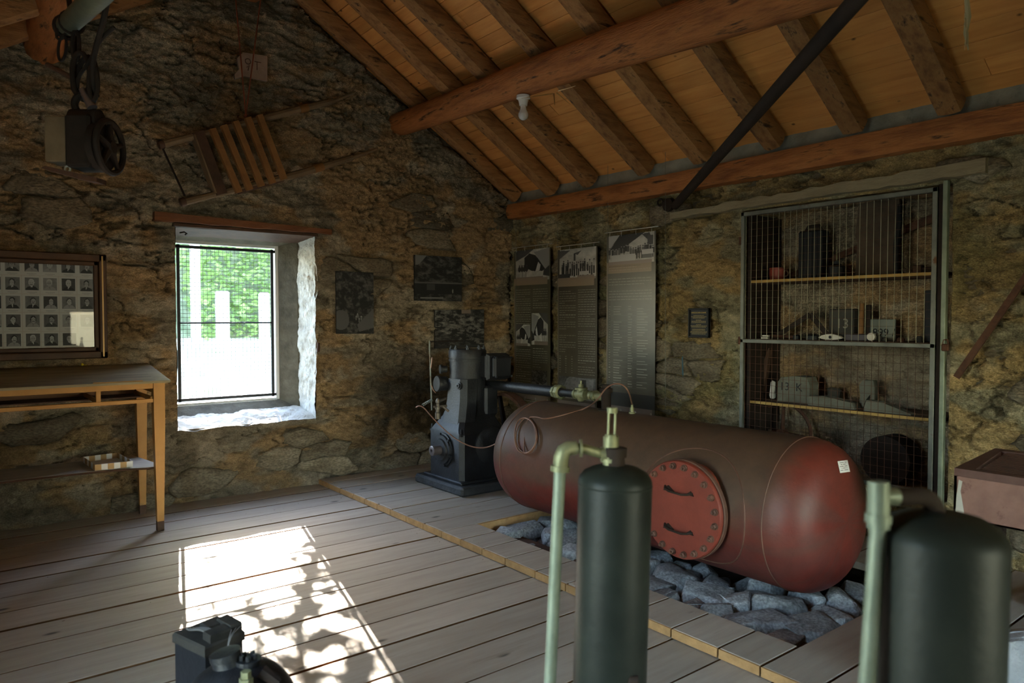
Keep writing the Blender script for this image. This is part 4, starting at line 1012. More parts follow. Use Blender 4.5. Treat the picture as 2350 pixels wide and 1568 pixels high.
mb = MB(); mb.tube([a, b-up*.01], [.018, .019], 16); mb.tube([atd(2016, 1180, 1.28), atd(2015, 1200, 1.28)], .022, 16); mb.tube([atd(2016, 1140, 1.28), atd(2055, 1140, 1.29)], [.0135, .0165], 14)
obj('tee_fitting', mb, GALV, t2, True)
obj('side_pipe', MB().tube([b, b3], [.0145, .0145], 16), GALV, t2, True)
obj('bent_pipe', MB().tube(smooth_path([atd(2055, 1140, 1.29), atd(2085, 1141, 1.29), atd(2115, 1138, 1.29), atd(2138, 1150, 1.3), atd(2148, 1175, 1.3), Vector((c2.x, c2.y, 1.15))], 1), .016, 14), DIRON, t2, True)

# ------------------------------------------------------------------ battery box and round vessel
zb = .385
cs = [atp(395, 1452, 2, zb), atp(470, 1487, 2, zb), atp(562, 1446, 2, zb), atp(500, 1412, 2, zb)]
ctr = sum(cs, Vector())/4
bt = thing('battery_box', 'black battery box with a dusty lid and grey wires', 'battery', (ctr.x, ctr.y, 0))
def quadbox(cs, z0, z1, grow, ch=.008):
    ctr = sum(cs, Vector())/4; q = [ctr+(c-ctr)*grow for c in cs]; vs = []
    for z, g in ((z0, 1), (z1-ch, 1), (z1, 1-ch*8)):
        for c in q: p = ctr+(c-ctr)*g; vs.append((p.x, p.y, z))
    fs = [(3, 2, 1, 0), (8, 9, 10, 11)]
    for i in range(2):
        for k in range(4): fs.append((i*4+k, i*4+(k+1) % 4, (i+1)*4+(k+1) % 4, (i+1)*4+k))
    return MB().add(vs, fs)
obj('case', quadbox(cs, .0, zb-.03, .93), BLACKP, bt)
obj('lid', quadbox(cs, zb-.035, zb, 1.0), DUSTP, bt)
e1_, e2_ = (cs[2]-cs[3]), (cs[1]-cs[2])
def lp(u, v, z): return cs[3]+(cs[0]-cs[3])*u+(cs[2]-cs[3])*v+Vector((0, 0, z))
for u0, v0, u1, v1, h in ((.25, .25, .55, .6, .022), (.05, .45, .3, .98, .032), (.3, .72, .75, 1.0, .028)):
    q = [lp(u0, v0, 0), lp(u1, v0, 0), lp(u1, v1, 0), lp(u0, v1, 0)]; obj('lid_block', quadbox(q, zb-.004, zb+h, 1.0), DUSTP, bt)
for k in range(5):
    o_ = .05*k
    pth = [lp(.75-o_, .10+o_, .004), lp(.80-o_*.5, .3, .012), lp(.72-o_*.5, .62, .028), lp(.70-o_, .95, .02), lp(.74-o_, 1.04, -.06), lp(.80-o_, 1.05, -.16), atd(545+k*6, 1500, 2.35)]
    obj('wire', MB().tube(smooth_path(pth), .0035, 6), mat('grey_wire', [(.10, .10, .10), (.16, .155, .15)], 9, .5, bump=0), bt, True)
for k in range(3):
    pth = [lp(.3-.1*k, 1.0, .02), lp(.45, 1.15, .01), lp(.6, 1.22+.03*k, -.08), atd(565+k*8, 1495, 2.35)]
    obj('wire', MB().tube(smooth_path(pth), .0016, 5), mat('grey_wire', []), bt, True)
vc = atd(548, 1600, 2.2); vz = atd(548, 1498, 2.2).z
vs_t = thing('round_vessel', 'rounded dark iron vessel with brass fittings below the battery box', 'vessel', (vc.x, vc.y, 0))
prof = [(0, .15), (.02, .175)]+[(.06+(vz-.08-.06)*i/6, .175+.01*math.sin(i)) for i in range(1, 6)]
rr0 = .175
prof = [(0, .13), (.03, .17), (vz-.20, rr0)]+[(vz-.20+.17*math.sin(a), rr0*math.cos(a)**.8) for a in np.linspace(.15, 1.45, 12)]
obj('vessel_body', MB().lathe((vc.x, vc.y, 0), (0, 0, 1), prof, 48), IRON, vs_t, True, ang=60)
tv = Vector((vc.x, vc.y, vz-.03))
obj('filler_neck', MB().lathe(tv-rt*.03-Vector((0, 0, .02)), Vector((0, 0, 1))-rt*.2, [(0, .045), (.035, .04), (.036, .046), (.055, .046), (.06, .02)], 20), IRON, vs_t, True)
obj('brass_plug', MB().lathe(atd(565, 1568, 2.1)-Vector((0, 0, .015)), (0, 0, 1), [(0, .02), (.03, .02), (.031, .015), (.05, .015)], 6), BRASS, vs_t)
mb = MB(); q = atd(570, 1512, 2.2)
for k in range(5): a = 2*PI*k/5; c_ = q+(rt*math.cos(a)+fw*math.sin(a))*.02; mb.cyl(c_, c_+Vector((0, 0, .014)), .007, 8)
mb.lathe(q-Vector((0, 0, .05)), (0, 0, 1), [(0, .035), (.045, .038), (.05, .038)], 18); obj('terminal_block', mb, IRON, vs_t)
obj('side_lug', MB().tube([atd(600, 1540, 2.15), atd(640, 1568, 2.15)], [.02, .014], 8), DIRON, vs_t, True)
obj('pale_lever', MB().tube([atd(512, 1490, 2.3), atd(511, 1535, 2.28)], [.013, .009], 8), DUSTP, vs_t, True)

# ------------------------------------------------------------------ printed pictures (painted in numpy, carried as colours on a fine mesh)
def canvas(w, h, c=(.5, .5, .5)): a = np.zeros((w, h, 3)); a[:] = c; return a
def pic_rect(a, x0, y0, x1, y1, c): # fractions, y down
    W, H = a.shape[:2]; a[int(round(x0*W)):int(round(x1*W)), int(round(y0*H)):int(round(y1*H))] = c
def pic_ell(a, cx, cy, rx, ry, c):
    W, H = a.shape[:2]; X, Y = np.meshgrid((np.arange(W)+.5)/W, (np.arange(H)+.5)/H, indexing='ij')
    a[((X-cx)/rx)**2+((Y-cy)/ry)**2 < 1] = c
def pic_poly(a, pts, c):
    W, H = a.shape[:2]; X, Y = np.meshgrid((np.arange(W)+.5)/W, (np.arange(H)+.5)/H, indexing='ij'); ins = np.zeros(X.shape, bool)
    for k in range(len(pts)):
        x1, y1 = pts[k]; x2, y2 = pts[(k+1) % len(pts)]
        if y1 == y2: continue
        ins ^= ((y1 > Y) != (y2 > Y)) & (X < (x2-x1)*(Y-y1)/(y2-y1)+x1)
    a[ins] = c
def pic_noise(a, amp, fx, fy, s):
    W, H = a.shape[:2]; X, Y = np.meshgrid(np.arange(W)/W*fx, np.arange(H)/H*fy, indexing='ij'); a *= 1+amp*(fbm(X, Y, 4, s, .65)-.5)[..., None]*2
def paste(a, b, x0, y0):
    if y0 < 0: b = b[:, -y0:]; y0 = 0
    if x0 < 0: b = b[-x0:]; x0 = 0
    t = a[x0:x0+b.shape[0], y0:y0+b.shape[1]]; t[:] = b[:t.shape[0], :t.shape[1]]
def portrait(w, h, k):
    r = random.Random(k*7+1); bgc = r.choice([.10, .16, .22, .30, .05]); a = canvas(w, h, (bgc,)*3); pic_noise(a, .4, 3, 3, k)
    suit = r.choice([.02, .03, .05, .30]); face = r.uniform(.28, .42); hair = r.choice([.02, .03, .05, .45]); dx = r.uniform(-.06, .06)
    pic_ell(a, .5+dx*.5, 1.05, .46, .38, (suit,)*3); pic_poly(a, [(.42+dx, .66), (.58+dx, .66), (.5+dx*.6, .95)], (.5 if suit < .1 else .2,)*3)
    if suit < .1: pic_rect(a, .475+dx, .74, .525+dx, 1.0, (.03,)*3)
    pic_ell(a, .5+dx, .38, .215, .29, (hair,)*3); pic_ell(a, .5+dx*1.3, .45, .17, .245, (face,)*3)
    for e in (-.075, .075): pic_ell(a, .5+dx*1.3+e, .41, .035, .028, (face*.3,)*3)
    pic_rect(a, .44+dx*1.3, .56, .56+dx*1.3, .59, (face*.45,)*3); pic_rect(a, .485+dx*1.3, .43, .515+dx*1.3, .51, (face*.75,)*3)
    if r.random() < .3: pic_rect(a, .40+dx*1.3, .53, .60+dx*1.3, .56, (.04,)*3)
    return a
def text_lines(a, x0, x1, y0, y1, pitch, c, s, ragged=True, cols=None):
    W, H = a.shape[:2]; r = random.Random(s); y = y0*H; k = 0
    while y < y1*H-1:
        xe = x1 if r.random() > .22 or not ragged else x0+(x1-x0)*r.uniform(.3, .9); x = x0
        while x < xe:
            w = r.uniform(.03, .09); pic_rect(a, x, y/H, min(x+w, xe), (y+1.05)/H, c); x += w+.014
        y += pitch*H; k += 1
def crowd(w, h, s, n, y0, sz, slope=True):
    a = canvas(w, h, (.38, .37, .35)); pic_noise(a, .5, 5, 5, s)
    r = random.Random(s)
    return a, r
def quarry_group(w, h, s):
    a, r = crowd(w, h, s, 0, 0, 0)
    if s == 1:
        pic_poly(a, [(0, 0), (.55, 0), (.3, .2), (0, .35)], (.07,)*3); pic_poly(a, [(.27, .25), (.42, .12), (.6, .2), (.9, .65), (.8, .72), (.5, .7), (.27, .55)], (.03,)*3)
        pic_poly(a, [(.55, .1), (1, 0), (1, .6), (.88, .66)], (.24,)*3); pic_poly(a, [(.84, .7), (1, .55), (1, .9), (.82, .85)], (.04,)*3); pic_poly(a, [(.6, .72), (.68, .42), (.75, .52), (.72, .7)], (.42,)*3)
        for x in (.12, .2, .27, .34): pic_ell(a, x, .62, .045, .09, (.035,)*3); pic_ell(a, x, .51, .022, .03, (.05,)*3)
        for x in (.2, .31): pic_rect(a, x, .68, x+.018, .9, (.08,)*3)
        pic_rect(a, 0, .88, .82, 1, (.20, .165, .14))
    elif s == 2:
        pic_poly(a, [(0, .3), (.3, .05), (0, .02)], (.08,)*3); pic_poly(a, [(.42, .15), (.62, .08), (.5, .22)], (.07,)*3)
        for i in range(16):
            x = .07+i*.058+r.uniform(-.01, .01); y = .42+r.uniform(-.05, .05)+(.0 if i % 2 else .07); g = r.choice([.025, .03, .04, .30])
            pic_rect(a, x-.024, y+.03, x+.024, y+.2, (g,)*3); pic_rect(a, x-.02, y+.18, x+.02, y+.42, (.022,)*3); pic_ell(a, x, y, .017, .028, (.16,)*3); pic_ell(a, x, y-.02, .019, .015, (.03,)*3)
        pic_rect(a, .4, .16, .45, .40, (.04,)*3); pic_rect(a, 0, .8, .3, .93, (.04,)*3); pic_rect(a, .56, .74, .82, .86, (.42,)*3); pic_rect(a, 0, .93, 1, 1, (.22, .18, .155)); pic_rect(a, .5, .88, .95, 1, (.22, .18, .155))
    else:
        pic_poly(a, [(0, 0), (.25, 0), (.03, .42), (0, .45)], (.36,)*3); pic_poly(a, [(.25, 0), (.82, -.02), (.72, .08), (.3, .5), (.03, .48)], (.03,)*3)
        pic_poly(a, [(.74, .05), (.92, .35), (.97, .35), (.9, .02)], (.05,)*3); pic_rect(a, .86, .12, .98, .42, (.06,)*3)
        for i in range(19):
            x = .03+i*.052+r.uniform(-.012, .012); y = .44+.05*math.sin(i*.7)+r.uniform(-.03, .04); g = r.choice([.025, .03, .05, .10])
            pic_rect(a, x-.024, y+.03, x+.024, y+.22, (g,)*3); pic_ell(a, x, y, .016, .026, (.2,)*3); pic_ell(a, x, y-.02, .02, .013, (.03,)*3)
            if i % 3 == 0: pic_rect(a, x-.01, y+.2, x+.01, y+.36, (.05,)*3)
        for x in (.62, .68, .73): pic_rect(a, x, .6, x+.025, .86, (.04,)*3)
        pic_rect(a, .74, .57, .98, .72, (.46,)*3); pic_rect(a, .75, .72, .95, .86, (.13,)*3); pic_rect(a, .08, .68, .6, .9, (.44,)*3); pic_rect(a, 0, .9, .95, 1, (.28, .225, .20))
    return a
def rock_photo(w, h, s, kind):
    a = canvas(w, h, (.05, .048, .045)); X, Y = np.meshgrid(np.arange(w)/w, np.arange(h)/h, indexing='ij')
    n = fbm(X*8+Y*5, Y*14-X*4, 5, s, .7); a *= (.25+np.clip((n-.45)*6, 0, 2.2))[..., None]
    if kind == 0:
        pic_ell(a, .12, .78, .22, .16, (.085,)*3)
        for x, y in ((.52, .72), (.56, .68), (.66, .72), (.60, .76)): pic_ell(a, x, y, .018, .012, (.25,)*3); pic_rect(a, x-.02, y+.01, x+.02, y+.06, (.14,)*3)
        pic_poly(a, [(.55, .85), (1, .58), (1, .9), (.6, .97)], (.09,)*3)
    elif kind == 1:
        pic_poly(a, [(.02, 0), (.25, 0), (.1, .2), (.02, .22)], (.16,)*3); pic_rect(a, 0, .58, 1, .62, (.10,)*3); pic_rect(a, .0, .62, 1, .85, (.014,)*3); pic_rect(a, .25, .63, .42, .76, (.05,)*3); pic_rect(a, .12, .92, .6, .95, (.17,)*3); pic_ell(a, .8, .78, .012, .05, (.2,)*3)
    else:
        m = (np.abs(Y-X*.5-.15) < .35) & (n > .5); a[m] *= 2.2; pic_rect(a, .53, 0, .72, .10, (.22, .17, .14)); pic_rect(a, 0, .95, 1, 1, (.03,)*3)
    return a
def print_mesh(name, a, o, ux, uy, m, parent, thick=.0):
    # a: W x H picture; o: top left corner, ux right vector, uy down vector
    W, H = a.shape[:2]; o, ux, uy = Vector(o), Vector(ux), Vector(uy); base = origin_of(parent)
    u = np.repeat(np.arange(W+1), 2)[1:-1]/W; v = np.repeat(np.arange(H+1), 2)[1:-1]/H
    U_, V_ = np.meshgrid(np.linspace(0, 1, W+1), np.linspace(0, 1, H+1), indexing='ij')
    P = np.array(o-base)+U_[..., None]*np.array(ux)+V_[..., None]*np.array(uy)
    me_f = grid_faces(W+1, H+1)
    ob = np_mesh(name, P.reshape(-1, 3), me_f, m, None, parent, False)
    me = ob.data; ca = me.color_attributes.new('Col', 'BYTE_COLOR', 'CORNER')
    c4 = np.ones((W*H, 4, 4), np.float32); c4[:, :, :3] = a.reshape(-1, 1, 3); ca.data.foreach_set('color', c4.ravel()); return ob

# framed sheet of portraits
FY = -.085; fr = thing('picture_frame', 'wide brown gilt-edged frame holding rows of small portraits above the table', 'picture', (-4.6, -.05, 1.2))
fx0, fx1, fz0, fz1 = -5.45, -3.905, 1.205, 1.975
def fbar(a, b, c, d, nm, m, y0, y1): obj(nm, MB().box((a, y0, b), (c, y1, d), .006), m, fr)
for a, b, c, d in ((fx0, fz1-.052, fx1, fz1), (fx0, fz0, fx1, fz0+.052), (fx0, fz0, fx0+.052, fz1), (fx1-.052, fz0, fx1, fz1)): fbar(a, b, c, d, 'frame_bar', FRAMEM, FY-.025, -.02)
for a, b, c, d in ((fx0+.053, fz1-.085, fx1-.053, fz1-.053), (fx0+.053, fz0+.053, fx1-.053, fz0+.085), (fx1-.085, fz0+.053, fx1-.053, fz1-.053)): fbar(a, b, c, d, 'inner_moulding', FRAMEM, FY-.012, -.03)
obj('gilt_strip', MB().box((fx1-.034, FY-.029, fz0+.012), (fx1-.023, FY-.0255, fz1-.012), .001), GILT, fr)
sx0, sx1, sz0, sz1 = fx0+.05, fx1-.083, fz0+.083, fz1-.083
SW, SH = int((sx1-sx0)/.0042), int((sz1-sz0)/.0042)
sh = canvas(SW, SH, (.56, .56, .54)); g1 = atp(29, 607, 1, FY-.005); g5 = atp(198, 614, 1, FY-.005); stepx = (g5.x-g1.x)/4; g9 = atp(113, 779, 1, FY-.005); g8 = atp(113, 610, 1, FY-.005); stepz = (g8.z-g9.z)/4
pw = int(.088/.0042); ph = int(.090/.0042)
k = 0
for ci in range(-6, 5):
    for ri in range(5):
        k += 1
        if ci == 4 and ri == 4: continue
        cxm = g1.x+ci*stepx; czm = g8.z-ri*stepz; px_ = int((cxm-sx0)/.0042-pw/2); py_ = int((sz1-czm)/.0042-ph/2)
        if px_ < 1 or px_+pw > SW: continue
        x0_, x1_, y0_, y1_ = (px_-5)/SW, (px_+pw+5)/SW, (py_-4)/SH, (py_+ph+12)/SH
        pic_rect(sh, x0_, y0_, x1_, y0_+1/SH, (.50, .46, .43)); pic_rect(sh, x0_, y0_, x0_+1/SW, y1_, (.50, .46, .43))
        paste(sh, portrait(pw, ph, k), px_, py_)
        pic_rect(sh, (px_+3)/SW, (py_+ph+3)/SH, (px_+pw-3)/SW, (py_+ph+4)/SH, (.36,)*3); pic_rect(sh, (px_+6)/SW, (py_+ph+5)/SH, (px_+pw-6)/SW, (py_+ph+6)/SH, (.45,)*3)
print_mesh('portrait_sheet', sh, (sx0, FY+.005, sz1), (sx1-sx0, 0, 0), (0, 0, -(sz1-sz0)), PRINT, fr)
gm = bpy.data.materials.new('picture_glass'); gm.use_nodes = True; n_ = gm.node_tree; tb = n_.nodes.new('ShaderNodeBsdfTransparent'); gb = n_.nodes.new('ShaderNodeBsdfGlossy'); gb.inputs['Roughness'].default_value = .02
fz_ = n_.nodes.new('ShaderNodeFresnel'); fz_.inputs[0].default_value = 1.35; mx = n_.nodes.new('ShaderNodeMixShader'); n_.links.new(fz_.outputs[0], mx.inputs[0]); n_.links.new(tb.outputs[0], mx.inputs[1]); n_.links.new(gb.outputs[0], mx.inputs[2]); n_.links.new(mx.outputs[0], n_.nodes['Material Output'].inputs['Surface'])
obj('glass', MB().add([(sx0, FY, sz0), (sx1, FY, sz0), (sx1, FY, sz1), (sx0, FY, sz1)], [(0, 1, 2, 3)]), gm, fr)

# three unframed rock photographs on the gable wall
for k, (a, b, c_, lab) in enumerate((((771, 622), (858, 765), 0, 'upright dark rock face photograph nearest the window'), ((951, 585), (1060, 692), 1, 'dark photograph of a hut below rocks, uppermost of the wall prints'), ((998, 712), (1111, 797), 2, 'dark photograph of a scree slope behind the compressor top'))):
    p = atp(*a, 1, -.045); q = atp(*b, 1, -.045)
    t = thing('wall_photograph', lab, 'photograph', (p.x, -.045, q.z))
    W = int(abs(q.x-p.x)/.005); H = int(abs(p.z-q.z)/.005)
    print_mesh('print', rock_photo(W, H, 60+k, c_), p, (q.x-p.x, 0, .008*k-.004), (0, 0, q.z-p.z), PRINT, t)
    obj('backing_board', MB().box((p.x, -.042, q.z), (q.x, -.030, p.z)), BLACKP, t)

# ------------------------------------------------------------------ hanging banners
GREY_T = (.30, .29, .25)
def banner(kind, y0, y1, z0, z1, seed, lab):
    X = -.075; W = int(abs(y1-y0)/.0042); H = int((z1-z0)/.0042)
    base = {1: (.085, .078, .052), 2: (.080, .068, .047), 3: (.105, .098, .078)}[kind]
    a = canvas(W, H, base); pic_noise(a, .35, 2, 4, seed)
    tan = (.25, .19, .135)
    ph_ = {1: .205, 2: .195, 3: .165}[kind]; tb_ = {1: .235, 2: .235, 3: .215}[kind]
    paste(a, quarry_group(int(W*.93), int(H*ph_), kind), int(W*.05), 0)
    pic_rect(a, .0, ph_-.015, .92, tb_, tan); pic_rect(a, 0, tb_, .022, .975, (.20, .155, .115))
    pic_rect(a, .05, ph_-.015, .92, ph_-.0, (.24, .185, .14) if kind < 3 else (.27, .215, .19))
    if kind == 3:
        for x in np.arange(.05, .7, .035): pic_rect(a, x, ph_+.008, x+.02, ph_+.013, (.12, .09, .07))
        text_lines(a, .05, .62, ph_+.016, ph_+.024, .012, (.36, .28, .22), 3, False); text_lines(a, .05, .9, ph_+.03, ph_+.038, .012, (.36, .28, .22), 4, False)
        text_lines(a, .05, .93, .245, .28, .0155, GREY_T, 5); text_lines(a, .05, .93, .315, .375, .0155, GREY_T, 6)
        y = .40; r = random.Random(8)
        while y < .86:
            for x, w in ((.05, .04), (.15, .20), (.46, .10), (.64, .22)):
                if r.random() < .9: pic_rect(a, x, y, x+w*r.uniform(.5, 1), y+1.05/H, GREY_T)
            pic_rect(a, .03, y+.0085, .93, y+.0085+.6/H, (.125, .118, .095)); y += .0145
        pic_rect(a, 0, .89, 1, .965, (.05, .052, .05))
    elif kind == 1:
        text_lines(a, .05, .47, .265, .50, .0150, GREY_T, 11); text_lines(a, .53, .93, .265, .40, .0150, GREY_T, 12)
        paste(a, quarry_group(int(W*.42), int(H*.145), 1), int(W*.05), int(H*.50)); paste(a, quarry_group(int(W*.44), int(H*.21), 1)[::-1], int(W*.5), int(H*.425))
        text_lines(a, .05, .47, .665, .93, .0150, GREY_T, 13); text_lines(a, .53, .93, .655, .79, .0150, GREY_T, 14)
        paste(a, rock_photo(int(W*.42), int(H*.125), 70, 0)*1.5, int(W*.5), int(H*.80))
    else:
        text_lines(a, .05, .47, .265, .52, .0150, GREY_T, 21); text_lines(a, .53, .95, .26, .50, .0150, GREY_T, 22); text_lines(a, .05, .47, .545, .66, .0150, GREY_T, 23); text_lines(a, .53, .95, .52, .72, .0150, GREY_T, 24)
        y = .68
        while y < .79:
            for x in (.05, .20, .36): pic_rect(a, x, y, x+.035, y+1.05/H, GREY_T)
            y += .0145
        text_lines(a, .53, .95, .74, .80, .0150, GREY_T, 25)
        q_ = canvas(int(W*.93), int(H*.14), (.10,)*3); pic_noise(q_, .9, 9, 6, 77); pic_poly(q_, [(0, .9), (.22, .1), (.3, 0), (.95, .05), (.9, 1), (0, 1)], (.20,)*3); pic_poly(q_, [(.62, .1), (.75, .1), (.75, 1), (.62, 1)], (.03,)*3); pic_noise(q_, .6, 14, 9, 78); paste(a, q_, int(W*.05), int(H*.81))
    pic_rect(a, 0, .965, .95, 1, (.22, .18, .165))
    t = thing('hanging_banner', lab, 'banner', (X, (y0+y1)/2, z0))
    print_mesh('banner_sheet', a, (X, y0, z1), (0, y1-y0, 0), (0, 0, z0-z1), PRINTG, t)
    obj('banner_back', MB().box((X+.0015, y0, z0), (X+.004, y1, z1)), DIRON, t)
    obj('hanging_rod', MB().cyl((X-.004, y0+.02, z1+.035), (X-.004, y1-.03, z1+.035), .0045, 8), WIREG, t, True)
    obj('hanging_rod', MB().cyl((X-.004, y0+.02, z0-.012), (X-.004, y1-.03, z0-.012), .0045, 8), WIREG, t, True)
    mb = MB()
    for f in (.08, .32, .62, .93):
        y = y0+(y1-y0)*f; mb.tube([(X-.003, y, z1-.012), (X-.008, y, z1+.01), (X-.004, y, z1+.036)], .0022, 5); mb.tube([(X-.003, y, z0+.012), (X-.004, y, z0-.014)], .0022, 5)
        mb.ring((X-.003, y, z0+.018), (1, 0, 0), .007, .002, 10, 4)
    obj('wire_tie', mb, WIREG, t, True)
banner(1, -.17, -.755, .655, 2.215, 1, 'narrowest grey text banner, hanging nearest the room corner')
banner(2, -.865, -1.415, .64, 2.175, 2, 'middle grey text banner with a crowd photograph on top')
banner(3, -1.535, -2.115, .655, 2.25, 3, 'widest grey list banner, hanging nearest the small plaque')
for k, (px, pt_, pb_) in enumerate(((1184, 398, 900), (1280, 390, 905), (1395, 346, 915), (1527, 320, 945))):
    a = atp(px, pt_, 0, -.10); b = atp(px, pb_, 0, -.082)
    w_ = thing('hanging_wire', ['thin steel wire left of the corner banner', 'thin steel wire between the corner and middle banners', 'thin steel wire between the middle and list banners', 'thin steel wire right of the list banner'][k], 'wire', b, 'suspension wires of the banners')
    obj('strand', MB().cyl(a, b, .0017, 5), STEEL, w_)
    ty_ = Vector((a.x, a.y, EAVE-SLOPE*a.x))
    obj('hook', MB().tube([ty_, a+Vector((0, 0, .02)), a+Vector((0, .008, .008)), a, a+Vector((0, -.008, -.012)), a+Vector((0, 0, -.02))], .0035, 6), WIREG, w_, True)
# thank-you plaque
def text_obj(txt, size, m, parent, loc, xdir, zdir, align='CENTER', ext=.0006, name='lettering'):
    cu = bpy.data.curves.new(name, 'FONT'); cu.body = txt; cu.size = size; cu.align_x = align; cu.align_y = 'CENTER'; cu.extrude = ext; cu.resolution_u = 3
    o = bpy.data.objects.new(name, cu); COL.objects.link(o)
    x = Vector(xdir).normalized(); z = Vector(zdir).normalized(); n = x.cross(z)
    dg = bpy.context.evaluated_depsgraph_get(); me = bpy.data.meshes.new_from_object(o.evaluated_get(dg)); bpy.data.objects.remove(o)
    base = Vector(loc)-origin_of(parent); Mx = Matrix(((x.x, z.x, n.x, base.x), (x.y, z.y, n.y, base.y), (x.z, z.z, n.z, base.z), (0, 0, 0, 1)))
    me.transform(Mx); me.materials.clear(); me.materials.append(m); ob = bpy.data.objects.new(name, me); COL.objects.link(ob); ob.parent = parent; return ob
py0, py1, pz0, pz1 = -2.452, -2.652, 1.345, 1.585
pq = thing('plaque', 'small black framed plaque with gold lettering beside the cage', 'plaque', (-.06, -2.55, pz0))
obj('plaque_board', MB().box((-.055, py1, pz0), (-.035, py0, pz1)), BLACKP, pq)
for a, b, c_, d in ((py1, pz1-.014, py0, pz1), (py1, pz0, py0, pz0+.014), (py1, pz0, py1+.012, pz1), (py0-.012, pz0, py0, pz1)): obj('frame_bar', MB().box((-.068, a, b), (-.04, c_, d), .004), BLACKP, pq)
ym = (py0+py1)/2
text_obj('HERZLICHEN DANK', .0165, GOLD, pq, (-.0565, ym, pz1-.037), (0, -1, 0), (0, 0, 1))
mb = MB(); r = random.Random(3)
for z, w in ((.06, .05), (.070, .075), (.080, .058), (.097, .026), (.107, .07), (.117, .07), (.134, .024), (.144, .08), (.154, .07), (.171, .062), (.180, .064), (.190, .084), (.199, .084), (.209, .068)):
    y = ym+w
    while y > ym-w:
        l = r.uniform(.006, .018); mb.box((-.0565, max(y-l, ym-w), pz1-z-.0020), (-.0555, y, pz1-z+.0020)); y -= l+.0035
obj('small_lettering', mb, mat('dull_gold', [(.30, .23, .09), (.36, .28, .11)], 5, .6, bump=0), pq)
mb = MB(); z0_ = atp(1577, 850, 0, -.03)
single('blue_paint_streak', MB().add([(-.045, -2.375, 1.18), (-.045, -2.388, 1.19), (-.04, -2.392, 1.04), (-.04, -2.385, 1.0), (-.043, -2.378, 1.05)], [(0, 1, 2, 3, 4)]), mat('blue_paint', [(.03, .07, .09), (.04, .09, .11)], 5, .6, bump=0), 'thin dark blue paint streak on the wall below the plaque', 'paint')

# ------------------------------------------------------------------ cage over the niche
cg = thing('cage_door', 'steel framed wire cage door closing the wall niche, rusty at the hinges', 'cage', (-.02, -3.6, .38))
y0, y1, z0, z1 = -2.925, -4.325, .385, 2.315
for a, b, c_, d in ((y0-.028, z0, y0, z1), (y1, z0, y1+.03, z1), (y1, z1-.03, y0, z1), (y1, 1.315, y0, 1.343), (y1, z0, y0, z0+.028)):
    obj('frame_bar', MB().box((-.035, a, b), (-.008, c_, d), .003), STEEL, cg)
def wmesh(za, zb, sp, mat_v, rad=.0012):
    mb = MB(); n = 29
    for i in range(n+1):
        y = (y0-.03)+(y1-y0+.06)*i/n; mb.box((-.008-rad, y-rad, za), (-.008+rad, y+rad, zb))
    tag(obj('upright_wires', mb, mat_v, cg), kind='stuff'); mb = MB()
    nz_ = int((zb-za)/sp)
    for i in range(nz_+1):
        z = za+(zb-za)*i/nz_; mb.box((-.005-rad, y0-.028, z-rad*.8), (-.005+rad, y1+.03, z+rad*.8))
    tag(obj('cross_wires', mb, RUST, cg), kind='stuff')
wmesh(1.345, z1-.03, .051, CAGEW); wmesh(z0+.028, 1.315, .051, RUST)
for z in (2.10, 1.33): obj('hinge', MB().cyl((-.03, y0+.006, z-.03), (-.03, y0+.006, z+.03), .012, 8), RUST, cg, True)
obj('padlock', MB().box((-.06, y1-.085, 1.30), (-.03, y1-.045, 1.345), .006).tube([(-.045, y1-.08, 1.345), (-.045, y1-.075, 1.37), (-.045, y1-.055, 1.37), (-.045, y1-.05, 1.345)], .006, 6), RUST, cg)
jp = thing('jamb_post', 'pale grey-green steel post right of the wire cage door', 'post', (-.02, y1-.05, .30))
obj('post', MB().box((-.05, y1-.062, .30), (-.01, y1-.035, 2.345), .003), GALV, jp); obj('back_strip', MB().box((-.03, y1-.032, .30), (-.008, y1-.006, 2.33), .002), DIRON, jp)
# lintel above the cage
vs = []; n = 30; r = random.Random(4)
for i in range(n+1):
    t = i/n; y = -2.27-2.33*t; e = r.uniform(-.006, .006); zb = 2.335+.02*t+e; zt = 2.385+.055*t+r.uniform(-.012, .012)*(1 if .1 < t < .9 else .2)
    vs += [(-.085-e, y, zb), (-.08+e, y, zt), (.02, y, zt+.01), (.02, y, zb)]
fs = [(0, 1, 2, 3), (4*n+3, 4*n+2, 4*n+1, 4*n)]
for i in range(n):
    for k in range(4): fs.append((i*4+k, (i+1)*4+k, (i+1)*4+(k+1) % 4, i*4+(k+1) % 4))
single('stone_lintel', MB().add(vs, fs), GREYW, 'long weathered pale lintel over the wire cage', 'lintel', smooth=True)
sp_ = thing('side_panel', 'tall dark grey board standing at the left inside the niche', 'panel', (.2, -2.94, .38))
obj('board', MB().box((.03, -2.945, .38), (.45, -2.975, 2.30), .003), DIRON, sp_)
for k, (zt, xf, m, th, lab) in enumerate(((1.795, .035, YSHELF, .022, 'yellow edged upper shelf in the niche'), (1.345, .03, DARKW, .02, 'dark middle shelf in the niche behind the cage bar'), (.868, .035, YSHELF, .022, 'yellow edged lower shelf in the niche'))):
    t = thing('niche_shelf', lab, 'shelf', (.2, -3.6, zt-th)); obj('shelf_board', MB().box((xf, -2.98, zt-th), (.45, -4.34, zt), .002), DARKW, t); obj('shelf_edge', MB().box((xf-.012, -2.98, zt-th), (xf+.0, -4.34, zt-.001), .002), m, t)
S1, S2, S3 = 1.796, 1.346, .869
def nq(px, x): return atp(px, 700, 0, x).y
NX = .22
def nbox(name, pxa, pxb, zt, z0, x0, x1, m, lab, cat, ch=.004, group=None):
    xm = x0; a = nq(pxa, xm); b = nq(pxb, xm); return single(name, MB().box((x0, a, z0), (x1, b, zt), ch), m, lab, cat, group)
